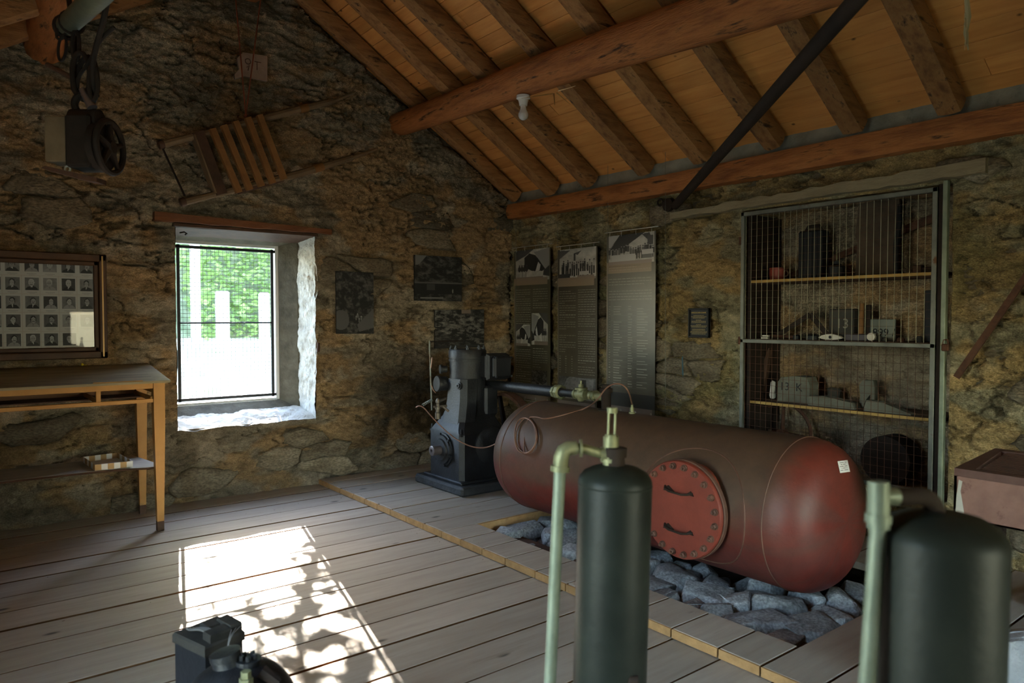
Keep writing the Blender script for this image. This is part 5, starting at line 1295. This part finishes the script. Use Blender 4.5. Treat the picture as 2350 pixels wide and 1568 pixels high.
y = (nq(1757, .15)+nq(1793, .15))/2
t = thing('red_pot', 'small dull red pot on the upper niche shelf', 'pot', (.2, y, S1)); obj('pot_body', MB().lathe((.2, y, S1), (0, 0, 1), [(0, .05), (.01, .055), (.05, .062), (.095, .060), (.096, .052), (.02, .045)], 20), REDPOT, t, True); obj('pot_handle', MB().ring((.2, y-.07, S1+.05), (1, 0, 0), .022, .006, 14, 6), DARKW, t, True)
t = thing('mine_lamp_case', 'tall black ribbed case with a carrying handle on the upper niche shelf', 'case', (.25, nq(1855, .2), S1))
a, b = nq(1829, .2), nq(1883, .2); obj('case_body', MB().box((.2, a, S1), (.32, b, S1+.36), .012), BLACKP, t)
for f in (.2, .4, .6, .8): yy = a+(b-a)*f; obj('rib', MB().box((.192, yy-.006, S1+.01), (.201, yy+.006, S1+.35), .002), BLACKP, t)
obj('carry_handle', MB().tube([(.26, a-.03, S1+.36), (.26, a-.05, S1+.395), (.26, b+.05, S1+.395), (.26, b+.03, S1+.36)], .012, 8), DIRON, t, True)
p = atp(1810, 632, 0, .40); q = atp(2150, 498, 0, .40); single('long_iron_bar', MB().prism([(p.y, p.z-.03), (q.y, q.z-.03), (q.y, q.z+.03), (p.y, p.z+.01)], 0, .385, .40), RUST, 'long flat iron bar leaning diagonally behind the things on the upper niche shelf', 'bar')
y = nq(1919, .2); t = thing('oil_can', 'small black oil can with a thin upright spout in the niche', 'can', (.2, y, S1)); obj('can_body', MB().lathe((.2, y, S1), (0, 0, 1), [(0, .055), (.075, .055), (.095, .035), (.10, .022), (.118, .022), (.12, .006)], 18), BLACKP, t, True); obj('spout', MB().cyl((.2, y, S1+.118), (.2, y+.003, S1+.23), .004, 6, .002), BRASS, t)
a, b = nq(1957, .3), nq(2052, .3); vs = [(a-.00, S1), (b, S1), (b-.01, S1+.55), (b+.02, S1+.56), (a-.02, S1+.545), (a+.005, S1+.3), (a-.012, S1+.26)]
single('slate_board', MB().prism(vs, 0, .33, .35), mat('brown_slate', [(.05, .034, .022), (.095, .068, .045)], 6, .8, bump=.4), 'large upright brown board behind the black stick in the niche', 'board')
a = atp(2056, 616, 0, .16); b = atp(2062, 462, 0, .22); single('black_stick', MB().tube([(a.x, a.y, S1), (a.x+.02, a.y+.01, S1+.2), (b.x, b.y-.01, S1+.36), (b.x+.01, b.y, b.z-.02)], [.016, .018, .02, .012], 8), BLACKP, 'upright black stick leaning at the right of the upper niche shelf', 'stick', smooth=True)
nbox('small_carton', 2092, 2112, S1+.065, S1, .3, .36, DARKW, 'small brown carton at the right end of the upper niche shelf', 'box'); nbox('small_carton', 2114, 2142, S1+.05, S1, .3, .38, DIRON, 'low dark tin at the right end of the upper niche shelf', 'tin')
# middle shelf
a, b, c_ = atp(1782, 772, 0, .2), atp(1858, 722, 0, .2), atp(1900, 772, 0, .2)
def strip(p, q, w, x0, x1):
    d = (q-p); d.x = 0; d.normalize(); n = Vector((0, -d.z, d.y))*w/2; return MB().prism([((p+n).y, (p+n).z), ((q+n).y, (q+n).z), ((q-n).y, (q-n).z), ((p-n).y, (p-n).z)], 0, x0, x1)
t = thing('folding_square', 'dark stonemason square standing like an inverted V on the middle niche shelf', 'square', (.2, b.y, S2))
for e, (p, q) in enumerate(((a, b), (b, c_))): p = p.copy(); q = q.copy(); p.z = max(p.z, S2+.02); q.z = max(q.z, S2+.02); obj('arm', strip(p, q, .036, .2+.006*e, .206+.006*e), DIRON, t)
a, b = nq(1902, .25), nq(1960, .25); t = thing('slate_block', 'dark block with a chalked number standing on the middle niche shelf', 'block', (.28, (a+b)/2, S2)); obj('block', MB().box((.25, a, S2), (.33, b, S2+.225), .008), mat('dark_slate', [(.028, .028, .024), (.055, .052, .044)], 5, .8, bump=.3), t); text_obj('13', .10, mat('chalk', [(.2, .19, .16), (.25, .24, .2)], 6, .9, bump=0), t, (.2485, (a+b)/2-.01, S2+.115), (0, -1, 0), (0, 0, 1))
y = nq(1977, .2); single('tool_shaft', MB().tube([(.2, y, S2), (.2, y, S2+.1), (.21, y, S2+.26)], [.016, .018, .014], 10), SLATW, 'upright brown tool handle between the dark block and the stamped sign', 'handle', smooth=True)
y = nq(1991, .25); single('dark_file', MB().box((.26, y-.018, S2), (.275, y+.018, S2+.25), .003), DIRON, 'tall dark steel tool right behind the brown handle', 'tool')
a, b = nq(1996, .25), nq(2054, .25); t = thing('metal_sign', 'grey metal plate stamped 1899 on the middle niche shelf', 'sign', (.27, (a+b)/2, S2)); obj('plate', MB().box((.26, a, S2), (.275, b, S2+.15), .003), mat('grey_plate', [(.13, .15, .13), (.2, .22, .19)], 6, .5, bump=.1), t); text_obj('1899 /', .075, BLACKP, t, (.258, (a+b)/2+.01, S2+.055), (0, -1, 0), (0, 0, 1))
a, b = nq(1880, .1), nq(1936, .1); ym_ = (a+b)/2; L2 = abs(b-a)/2; t = thing('hammer_head', 'pale pointed pick head with an eye hole on the middle niche shelf', 'tool', (.1, ym_, S2))
pt_ = [(ym_+L2, S2+.018)]+[(ym_+L2*f, S2+.020+.024*(1-f*f)) for f in (.7, .35, 0, -.35, -.7)]+[(ym_-L2, S2+.016)]+[(ym_+L2*f, S2+.016-.014*(1-f*f)) for f in (-.7, -.35, 0, .35, .7)]
obj('head', MB().prism(pt_, 0, .09, .12), PALE, t); obj('eye', MB().lathe((.0885, ym_, S2+.022), (1, 0, 0), [(0, .011), (.001, .011)], 14), BLACKP, t)
nbox('steel_bar', 1938, 1992, S2+.045, S2, .12, .16, mat('violet_steel', [(.08, .07, .09), (.13, .12, .13)], 6, .4, .5), 'flat bluish steel bar lying right of the pale pick head', 'bar')
y = nq(2001, .1); single('toothed_gear', MB().lathe((.09, y, S2+.03), (1, 0, 0), [(0, .028), (.02, .028), (.021, .015)], 9), PALE, 'small pale toothed piece near the centre right of the middle shelf', 'gear')
for k, (pa, pb_, h, m, lab) in enumerate(((1822, 1836, .035, BLACKP, 'black knob below the left arm of the square'), (1852, 1882, .04, BLACKP, 'black lump left of the pale pick head'), (2018, 2026, .035, DUSTP, 'small grey stub right of the toothed piece'), (2028, 2038, .03, DUSTP, 'second small grey stub right of the toothed piece'), (2060, 2078, .03, RUST, 'rusty nut near the right end of the middle shelf'), (2104, 2118, .04, DUSTP, 'round grey piece at the right end of the middle shelf'))):
    a, b = nq(pa, .12), nq(pb_, .12); single('small_tool_part', MB().lathe((.12, (a+b)/2, S2), (0, 0, 1), [(0, abs(a-b)/2), (h*.7, abs(a-b)/2), (h, abs(a-b)*.3)], 10), m, lab, 'tool part', 'small parts on the middle niche shelf', smooth=True)
nbox('black_case', 2122, 2144, S2+.34, S2, .2, .34, BLACKP, 'narrow tall black case at the right end of the middle niche shelf', 'case')
y = nq(1758, .08); single('bright_clamp', MB().box((.06, y-.03, S2+.0), (.09, y+.03, S2+.012), .003).box((.06, y-.03, S2+.016), (.09, y+.02, S2+.028), .003), PALE, 'small bright metal clip at the left end of the middle niche shelf', 'clip')
single('long_chisel', MB().tube([(.15, nq(1765, .15), S2+.018), (.17, nq(1830, .15), S2+.016)], [.014, .01], 8), RUST, 'rusty chisel lying under the left arm of the square', 'chisel', smooth=True)
# lower shelf
p, q = nq(1745, .25), nq(1772, .25); single('pointed_wedge', MB().prism([(p, S3), (p-.05, S3), (q, S3+.40), (q+.01, S3+.40), (p+.05, S3+.02)], 0, .22, .26), DARKW, 'long dark pointed wedge leaning at the left of the lower niche shelf', 'wedge')
a, b = nq(1790, .15), nq(1864, .15); L2 = abs(a-b); t = thing('carved_stone', 'grey stone carved 13 K on the lower niche shelf', 'stone', (.2, (a+b)/2, S3))
oc = [(a, S3+.0), (a-.002, S3+.15), (a-L2*.12, S3+.185), (a-L2*.55, S3+.20), (a-L2*.9, S3+.195), (b+.0, S3+.14), (b+.004, S3+.0)]; GST = mat('carved_grey', [(.085, .085, .065), (.15, .15, .12)], 7, .9, bump=.5)
obj('block', MB().prism(oc, 0, .13, .26), GST, t); text_obj('13  K', .085, BLACKP, t, (.1285, (a+b)/2+.02, S3+.115), (0, -1, 0), (0, 0, 1))
a, b = nq(1893, .28), nq(1934, .28); single('dark_stone', rock((.30, (a+b)/2, S3+.07), (.05, abs(a-b)/2, .065), 51, rot=Matrix.Identity(3)), mat('dark_slate', []), 'small black stone block behind the long flat stone on the lower shelf', 'stone')
a, b = nq(1862, .1), nq(1970, .1); single('flat_stone', MB().prism([(a, S3), (a, S3+.065), (a-.12, S3+.075), (b+.02, S3+.045), (b, S3)], 0, .07, .16), GST, 'long flat grey stone lying in the middle of the lower niche shelf', 'stone')
a, b = nq(1974, .2), nq(2010, .2); single('hooked_stone', MB().prism([(a, S3), (a-.01, S3+.08), (a+.0, S3+.16), (a-.03, S3+.20), (b+.01, S3+.20), (b, S3+.15), (b, S3+.0), (b+.02, S3), (b+.03, S3+.1), (a-.05, S3+.06), (a-.03, S3)], 0, .2, .25), GST, 'upright pale hooked stone right of the flat stone on the lower shelf', 'stone')
a, b = nq(1988, .08), nq(2098, .08); single('stone_wedge', MB().prism([(a, S3), (a-.02, S3+.075), (a-.12, S3+.07), (b, S3+.008), (b, S3)], 0, .06, .13), GST, 'grey triangular stone wedge tapering to the right on the lower shelf', 'stone')
a, b = nq(1768, .2), nq(1786, .2); single('quartz_lump', rock((.2, (a+b)/2, S3+.075), (.04, .03, .08), 57), PALE, 'rough pale stone lump beside the pointed wedge', 'stone')
# niche bottom: spoked wheel and round barrel
wl = thing('spoked_wheel', 'old iron wheel with four spokes standing at the bottom of the niche', 'wheel', (.33, -3.22, .36)); c_ = atp(1795, 1010, 0, .3); rw = .235; c_ = Vector((.3, c_.y, .365+rw))
obj('rim', MB().ring(c_, (1, .05, 0), rw, .014, 44, 8), RUST, wl, True)
for k in range(4): a = PI/4*0+k*PI/2+.05; obj('spoke', MB().tube([c_, c_+Vector((0, math.cos(a), math.sin(a)))*rw], [.018, .012], 8), RUST, wl, True)
obj('hub', MB().cyl(c_-Vector((.03, 0, 0)), c_+Vector((.03, 0, 0)), .035, 14), RUST, wl, True)
q = atp(2035, 1060, 0, .2); single('iron_drum', MB().lathe((.16, q.y, .365+.165), (1, 0, 0), [(0, .12), (.001, .15), (.005, .165), (.2, .165)], 36), DIRON, 'round dark iron drum lying at the lower right of the niche', 'drum', smooth=True)
# rusty bar leaning on the right wall
p = atp(2196, 866, 0, -.06); q = atp(2356, 634, 0, -.06); d = (q-p).normalized(); n = Vector((0, -d.z, d.y))*.018
q = q+d*.25; single('leaning_iron', MB().prism([((p+n).y, (p+n).z), ((q+n).y, (q+n).z), ((q-n).y, (q-n).z), ((p-n).y, (p-n).z)], 0, -.075, -.058).cyl((-.07, p.y-.01, p.z+.02), (-.04, p.y-.01, p.z+.02), .01, 8), RUST, 'rusty flat iron bar fixed slanting on the wall right of the cage', 'bar')

# ------------------------------------------------------------------ forge at the right
fg = thing('forge', 'reddish steel forge box with a grated top on dark legs', 'forge', (-.9, -5.2, PT))
A = atd(2190, 1078, 3.3); A.z = .82; Bk = atp(2284, 1020, 2, .84); fx_, fy_ = A.x, A.y; bxx = Bk.x; byy = Bk.y; YE = -5.75
def fplate(name, pts, z0, z1, m): # pts in x,y
    return obj(name, MB().prism(pts, 2, z0, z1), m, fg)
out4 = [(fx_, fy_), (bxx, byy), (bxx, YE), (fx_, YE)]; inn = [(fx_+.05, fy_-.07), (bxx-.07, byy-.05), (bxx-.07, YE+.05), (fx_+.05, YE+.05)]
obj('front_panel', MB().prism([(fx_, fy_), (fx_+.012, fy_), (fx_+.012, YE), (fx_, YE)], 2, .592, .785), FORGE, fg)
obj('side_panel', MB().prism([(fx_, fy_), (bxx, byy), (bxx, byy-.012), (fx_, fy_-.012)], 2, .592, .785), FORGE, fg)
obj('bottom_plate', MB().prism(out4, 2, .592, .60), FORGE, fg)
vs = [(x, y, .82) for x, y in out4]+[(x, y, .82) for x, y in inn]+[(x, y, .786) for x, y in out4]+[(x, y, .786) for x, y in inn]; fs = []
for k in range(4): q_ = (k+1) % 4; fs += [(k, q_, 4+q_, 4+k), (8+k, 12+k, 12+q_, 8+q_), (k, 8+k, 8+q_, q_), (4+k, 4+q_, 12+q_, 12+k)]
obj('rim', MB().add(vs, fs), mat('dark_red_steel', [(.10, .045, .035), (.16, .08, .06)], 8, .6, bump=.2), fg)
for i in range(15):
    x = fx_+.07+(bxx-.09-fx_-.07)*i/14; obj('grate_bar', MB().box((x-.005, YE+.05, .808), (x+.005, fy_-.05+(byy-fy_)*i/14-.03, .818)), RUST, fg)
for y in np.linspace(fy_-.15, YE+.1, 7): obj('grate_bar', MB().box((fx_+.05, y-.004, .798), (bxx-.07, y+.004, .807)), RUST, fg)
obj('paint_drip', MB().add([(fx_-.0015, fy_-.02, .77), (fx_-.0015, fy_-.035, .765), (fx_-.0015, fy_-.028, .72), (fx_-.0015, fy_-.045, .62), (fx_-.0015, fy_-.07, .60), (fx_-.0015, fy_-.008, .60), (fx_-.0015, fy_-.012, .70)], [(0, 1, 2, 3, 4, 5, 6)]), PALE, fg)
for x, y in ((fx_+.06, fy_-.07), (bxx-.06, byy-.05), (fx_+.06, YE+.06), (bxx-.06, YE+.06)): obj('leg', MB().box((x-.022, y-.022, PT+.003), (x+.022, y+.022, .594), .003), DIRON, fg)
p = atd(2330, 1330, 3.9); single('rusty_sheet', MB().box((-.62, -5.05, PT+.002), (-.60, -5.6, .36), .004), RUST, 'rust-red metal sheet standing behind the forge legs', 'sheet')
p = atd(2315, 1450, 2.6)
sl = rock((p.x+.20, p.y-.06, .20), (.30, .25, .22), 91, rot=Matrix.Rotation(.35, 3, 'Z'))
for v in sl.v: v.z = min(v.z, .355+.02*(math.sin(v.x*20)+math.sin(v.y*17))*.5); v.z = max(v.z, PT+.002)
single('stone_block', sl, mat('blue_lit_stone', [(.32, .34, .36), (.5, .52, .54)], 5, .8, bump=.6, bdist=.02), 'pale flat-topped stone block at the right edge below the forge', 'stone')  # blue daylight on the block is put into its pale stone colour

# ------------------------------------------------------------------ wooden table with pigeonholes
TB = thing('wooden_table', 'yellow wooden table with pigeonholes and lower shelf under the portrait frame', 'table', (-4.5, -.4, 0))
xr, xl, yf, yb = -3.655, -5.50, -.725, -.07
obj('table_top', MB().add([(xl, yf-.035, 1.052), (xr+.03, yf-.035, 1.052), (xr+.03, yb, 1.135), (xl, yb, 1.135), (xl, yf-.035, 1.068), (xr+.03, yf-.035, 1.068), (xr+.03, yb, 1.153), (xl, yb, 1.153)], [(3, 2, 1, 0), (4, 5, 6, 7), (0, 1, 5, 4), (1, 2, 6, 5), (2, 3, 7, 6), (3, 0, 4, 7)]), TTOP, TB)
obj('edge_strip', MB().box((-4.10, yf-.03, 1.0695), (-3.80, yf-.018, 1.075), .001), TABLE, TB)
obj('breadboard_end', MB().add([(xr-.06, yf-.03, 1.0695), (xr+.028, yf-.03, 1.0695), (xr+.028, yb, 1.1545), (xr-.06, yb, 1.1545)], [(0, 1, 2, 3)]), TTOP, TB)
def leg(x, y, zt=1.05):
    w, w2 = .036, .021; vs = [(x-w2, y-w2, 0), (x+w2, y-w2, 0), (x+w2, y+w2, 0), (x-w2, y+w2, 0), (x-w, y-w, .80), (x+w, y-w, .80), (x+w, y+w, .80), (x-w, y+w, .80), (x-w, y-w, zt), (x+w, y-w, zt), (x+w, y+w, zt), (x-w, y+w, zt)]
    fs = [(3, 2, 1, 0), (8, 9, 10, 11)]
    for i in range(2):
        for k in range(4): fs.append((i*4+k, i*4+(k+1) % 4, (i+1)*4+(k+1) % 4, (i+1)*4+k))
    lg = obj('leg', MB().add(vs, fs), TABLE, TB); obj('dark_foot', MB().box((x-.0225, y-.0225, 0), (x+.0225, y+.0225, .07), .001), DARKW, lg)
leg(xr-.036, yf+.036); leg(xr-.036, yb-.05); leg(xl+.04, yf+.036); leg(xl+.04, yb-.05)
obj('top_rail', MB().box((xl+.08, yf+.004, 1.012), (xr-.075, yf+.03, 1.052), .003), TABLE, TB)
obj('bottom_rail', MB().box((xl+.08, yf+.004, .915), (xr-.075, yf+.03, .942), .003), TABLE, TB)
for x in (-4.065, -4.85): obj('divider', MB().box((x-.014, yf+.006, .940), (x+.014, yf+.036, 1.014), .002), TABLE, TB)
for x in (-4.065, -4.85, xr-.08): obj('divider_board', MB().box((x-.007, yf+.03, .925), (x+.007, yb-.06, .955), .001), TABLE, TB)
obj('pigeonhole_floor', MB().box((xl+.08, yf+.34, .922), (xr-.075, yb-.03, .930)), DARKW, TB)
obj('back_rail', MB().box((xl+.08, yb-.04, .93), (xr-.075, yb-.02, 1.07)), mat('red_brown_board', [(.16, .07, .03), (.24, .11, .045)], 5, .6, bump=.1), TB)
obj('side_rail', MB().box((xr-.05, yf+.07, .97), (xr-.03, yb-.08, 1.06), .002), TABLE, TB)
sp = [(xl, yb-.03), (xl, yf+.16), (-4.4, yf+.17), (-3.95, yf+.15), (-3.85, yf+.11), (-3.76, yf+.07), (xr-.035, yf+.08), (xr-.03, yf+.25), (xr-.09, yb-.03)]
ls = obj('lower_shelf', MB().prism(sp, 2, .437, .452), SHELFW, TB)
e_ = MB().tube([(a, b, .4435) for a, b in sp[1:8]], .0078, 6); obj('shelf_lip', e_, DARKW, ls)
# cardboard tray
cs = [atp(191, 1062, 2, .453), atp(218, 1081, 2, .453), atp(305, 1072, 2, .453), atp(270, 1052, 2, .453)]
ctr = sum(cs, Vector())/4
ty_ = thing('fruit_tray', 'small white and brown checked cardboard tray on the lower table shelf', 'tray', (ctr.x, ctr.y, .453))
obj('tray_bottom', MB().prism([(c.x, c.y) for c in cs], 2, .4535, .456), PAPER, ty_)
for k in range(4):
    a, b = cs[k], cs[(k+1) % 4]; n_ = 6
    for i in range(n_):
        p, q = a.lerp(b, i/n_), a.lerp(b, (i+1)/n_); no = ((ctr-(a+b)/2)).normalized()*.003
        obj('tray_side', MB().add([p, q, q+Vector((0, 0, .042)), p+Vector((0, 0, .042)), p+no, q+no, q+no+Vector((0, 0, .042)), p+no+Vector((0, 0, .042))], [(0, 1, 2, 3), (7, 6, 5, 4), (3, 2, 6, 7), (0, 3, 7, 4), (1, 5, 6, 2)]), CRAFT if (i+k) % 2 else PAPER, ty_)
p = atp(190, 831, 1, -.14); single('push_pin', MB().sphere((p.x, -.11, 1.163), .010, 12, 8).cyl((p.x+.008, -.11, 1.16), (p.x+.03, -.112, 1.156), .0025, 6), YEL, 'tiny yellow-headed pin at the back of the table top', 'pin', smooth=True)

# ------------------------------------------------------------------ wooden carrying sledge hung on the gable wall
sg = thing('wooden_sledge', 'old slatted wooden sledge hung slanting on the gable wall above the window', 'sledge', atp(560, 360, 1, -.13))
def g2(px, py, y): return atp(px, py, 1, y)
YS = -.15
u0, u1 = g2(372, 332, YS), g2(660, 258, YS); u2, u3 = g2(765, 232, YS), g2(815, 212, YS)
l0, l1 = g2(422, 464, YS), g2(690, 398, YS); l2, l3 = g2(808, 362, YS), g2(866, 342, YS)
for a, b, c_, d in ((u0, u1, u2, u3), (l0, l1, l2, l3)):
    obj('runner', MB().tube([a, a.lerp(b, .15), a.lerp(b, .5), b, c_, c_.lerp(d, .02), d], [.030, .026, .028, .032, .026, .016, .013], 8), SLEDW, sg, True)
    obj('runner_knob', MB().lathe(a-Vector((.03, 0, .01)), (1, 0, .4), [(0, .02), (.005, .034), (.04, .036), (.05, .02)], 12), DARKW, sg, True)
    q = b.lerp(c_, .25); obj('strap_band', MB().tube([q, b.lerp(c_, .42)], .036, 10), SLATW, sg, True)
obj('end_rod', MB().tube([g2(372, 338, YS), g2(424, 450, YS)], .008, 8), DIRON, sg, True)
def slat(pa, pb, w, y0, y1, m, name='slat', ch=.004):
    a, b = g2(*pa, y0), g2(*pb, y0); d = (b-a); d.y = 0; d.normalize(); n = Vector((d.z, 0, -d.x))*w/2; a = a-d*.012; b = b+d*.012
    obj(name, MB().prism([], 1, 0, 0) if 0 else MB().add([a+n, a-n, b-n, b+n]+[q+Vector((0, y1-y0, 0)) for q in (a+n, a-n, b-n, b+n)], [(0, 1, 2, 3), (7, 6, 5, 4), (0, 4, 5, 1), (1, 5, 6, 2), (2, 6, 7, 3), (3, 7, 4, 0)]), m, sg)
slat((457, 305), (509, 442), .085, YS-.045, YS+.035, DARKW, 'end_board')
slat((448, 312), (495, 440), .012, YS-.05, YS+.05, SLEDW, 'end_board')
for (xa, ya), (xb, yb_) in zip(((490, 298), (516, 290), (543, 281), (571, 272), (598, 266)), ((549, 438), (574, 432), (601, 424), (627, 417), (653, 408))):
    slat((xa, ya), (xb, yb_), .048, YS-.075, YS-.030, SLATW)
a = g2(487, 302, YS); b = g2(603, 268, YS); obj('cross_rail', MB().tube([a, b], .024, 8), DARKW, sg, True); a = g2(545, 440, YS); b = g2(650, 410, YS); obj('cross_rail', MB().tube([a, b], .024, 8), DARKW, sg, True)
k0 = g2(564, 266, YS-.02); ct = thing('suspension_rope', 'red-brown cord holding the wooden sledge in a V from the ridge', 'cord', k0)
a = g2(541, 0, -.16); b = g2(598, 0, -.16)
for q in (a, b): d = (q-k0); q2 = k0+d*((RIDGE_Z-.32-k0.z)/d.z); obj('strand', MB().cyl(k0, q2, .0055, 6), CORD, ct)
obj('knot', MB().sphere(k0, .016, 10, 6), CORD, ct, True)
p = [g2(543, 128, -.06), g2(612, 130, -.06), g2(612, 186, -.06), g2(566, 184, -.06), g2(538, 180, -.06), g2(545, 168, -.06), g2(540, 160, -.06)]
pts = [(543, 135), (556, 121), (612, 130), (612, 187), (560, 176), (538, 182), (537, 172), (548, 160)]
q = [g2(x, y, -.07) for x, y in pts]; t = thing('clay_tile', 'pinkish broken clay tile fixed on the gable wall behind the red cords', 'tile', q[5])
obj('tile_slab', MB().prism([(v.x, v.z) for v in q], 1, -.085, -.055), PINK, t); c_ = g2(569, 141, -.088); obj('carved_mark', MB().ring((c_.x, -.087, c_.z), (0, 1, 0), .022, .0035, 20, 5), DUST, t); obj('carved_mark', MB().tube([(c_.x-.01, -.087, c_.z-.05), (c_.x+.01, -.087, c_.z-.03), (c_.x+.0, -.087, c_.z-.075)], .0035, 5), DUST, t); obj('carved_mark', MB().cyl((c_.x+.075, -.087, c_.z+.012), (c_.x+.075, -.087, c_.z-.055), .0035, 5).cyl((c_.x+.055, -.087, c_.z+.012), (c_.x+.11, -.087, c_.z+.012), .0035, 5), DUST, t)

# ------------------------------------------------------------------ chain hoist at the upper left
HD = 3.2
n1 = (rt*.985+fw*.02); n1.z = 0; n1.normalize(); e2 = Vector((0, 0, 1)).cross(n1).normalized(); U3 = Vector((0, 0, 1))
hc_ = atd(200, 338, HD); ho = thing('chain_hoist', 'rusty hoist block with a spoked hand wheel hanging from a hook', 'hoist', hc_-U3*.15)
Mh = Matrix(((n1.x, e2.x, 0, hc_.x), (n1.y, e2.y, 0, hc_.y), (0, 0, 1, hc_.z), (0, 0, 0, 1)))
obj('wood_cheek', MB().box((-.150, -.06, -.075), (-.058, .055, .120), .004, Mh), SLEDW, ho)
obj('housing', MB().box((-.058, -.075, -.10), (.05, .07, .13), .012, Mh), DIRON, ho); obj('housing_cap', MB().lathe(hc_+n1*-.06+U3*.115, n1, [(0, .05), (.12, .05), (.13, .03)], 20), DIRON, ho, True)
obj('lower_bracket', MB().prism([(-.16, -.09), (.06, -.14), (.06, -.16), (.0, -.15), (-.18, -.10)], 1, -.04, .04), RUST, ho)
lb = bpy.data.objects[-1] if 0 else None
o = [x for x in ho.children if x.name.startswith('lower_bracket')][0]; bpy.data.meshes.remove(o.data) if 0 else None
for v in o.data.vertices: w = Mh @ (v.co+origin_of(ho)); v.co = w-origin_of(ho)
wc = hc_+n1*.10+U3*.0
wh = obj('hand_wheel', MB().ring(wc, n1, .112, .014, 40, 8).lathe(wc-n1*.012, n1, [(0, .02), (.001, .028), (.03, .028), (.031, .012)], 12), DIRON, ho, True)
for k in range(5):
    a = 2*PI*k/5+.3; d = e2*math.cos(a)+U3*math.sin(a); obj('spoke', MB().tube([wc, wc+d*.108], [.020, .010], 6), DIRON, wh, True)
obj('brake_wheel', MB().lathe(wc-n1*.055, n1, [(0, .085), (.001, .105), (.03, .105), (.031, .05)], 30), DIRON, ho, True)
obj('white_ring', MB().ring(atd(155, 388, HD), fw, .012, .004, 16, 6), PALE, ho, True)
def lk(pts, r, name, m=DIRON, par=None, sm=2): return obj(name, MB().tube(smooth_path([atd(*p) for p in pts], sm), r, 8), m, par, True)
lk([(193, 278, 3.2), (184, 262, 3.2), (173, 250, 3.19), (170, 236, 3.19), (178, 222, 3.19), (192, 214, 3.18), (206, 220, 3.18), (212, 236, 3.18)], .016, 'hook', DIRON, ho)
obj('hook_shank', MB().tube([atd(188, 205, 3.18), atd(212, 248, 3.17)], [.014, .022], 10), mat('worn_shaft', []), ho, True)
ch_ = thing('lifting_chain', 'tangle of dark chain links and loops above the hoist hook', 'chain', atd(195, 215, 3.2))
def link(cx_, cy_, w, h, rot, dpt, r=.0085):
    pts = []
    for k in range(20): a = 2*PI*k/20; x, y = w*math.cos(a), h*math.sin(a); pts.append(atd(cx_+x*math.cos(rot)-y*math.sin(rot), cy_+x*math.sin(rot)+y*math.cos(rot), dpt))
    obj('link', MB().tube(pts, r, 8, close=True), DIRON, ch_, True)
link(186, 172, 20, 52, -.05, 3.19, .011); link(198, 180, 22, 50, .12, 3.22, .011); link(174, 105, 8, 35, 0, 3.2); link(143, 110, 9, 30, .1, 3.24, .006); link(140, 75, 10, 16, .3, 3.24, .006); link(214, 190, 10, 40, .0, 3.17, .010)
lk([(172, 62, 3.25), (172, 120, 3.24), (166, 200, 3.2), (175, 215, 3.2)], .011, 'chain_rod', DIRON, ch_); lk([(250, -30, 3.0), (240, 40, 3.05), (224, 95, 3.1), (212, 140, 3.15), (213, 190, 3.17), (222, 222, 3.2)], .012, 'chain_rod', DIRON, ch_); lk([(262, 62, 3.1), (228, 92, 3.12), (205, 145, 3.17), (178, 175, 3.2), (178, 215, 3.2)], .008, 'chain_rod', DIRON, ch_)
lk([(107, 148, 3.2), (140, 165, 3.2), (172, 182, 3.2)], .011, 'iron_pin', RUST, ch_, 1)
a, b, c_ = atd(150, 62, 3.28), atd(205, 10, 3.0), atd(330, -110, 2.5)
e_ = a+(c_-a)*1.6
single('mossy_pole', MB().tube([a-(b-a)*.05, a, b, c_, e_], [.035, .043, .046, .048, .05], 14), mat('greenish_pole', [(.07, .07, .045), (.14, .14, .09)], 5, .7, bump=.4, stretch=(1, 1, 1)), 'thick greenish pole end carrying the chains at the upper left', 'pole', smooth=True)
single('pole_wrap', MB().ring(atd(152, 63, 3.27), (b-a), .047, .010, 20, 6).ring(atd(165, 52, 3.22), (b-a), .047, .008, 20, 6), DIRON, 'dark iron band around the end of the greenish pole', 'band', smooth=True)
single('beam_lashing', MB().tube(smooth_path([atd(156, -20, 3.4), atd(160, 15, 3.38), atd(162, 22, 3.36)], 1), .012, 6), DIRON, 'short dark hanging iron left of the greenish pole', 'iron')
# fallen leaves and crumbs on the floor
mb = MB(); r = random.Random(12)
for _ in range(300):
    x = r.uniform(-4.8, -1.7) if r.random() < .5 else PX-abs(r.gauss(0, .12)); y = (r.uniform(-.7, -.05) if r.random() < .6 else r.uniform(-3.4, -.1)); s_ = r.uniform(.002, .008); z = 0 if x < PX-.05 else PT
    if x >= PX-.05 and (x > PX+.1 and y < -2.0): continue
    q = [(x+s_*r.uniform(-1, 1), y+s_*r.uniform(-1, 1), z+.002+s_*r.uniform(0, .8)) for _ in range(4)]; mb.add(q, [(0, 1, 2), (0, 2, 3), (0, 3, 1), (1, 3, 2)])
tag(single('floor_debris', mb, mat('crumbs', [(.12, .08, .05), (.3, .25, .2)], 50, .9, bump=0), 'crumbs and leaf bits scattered over the floorboards', 'debris'), kind='stuff')
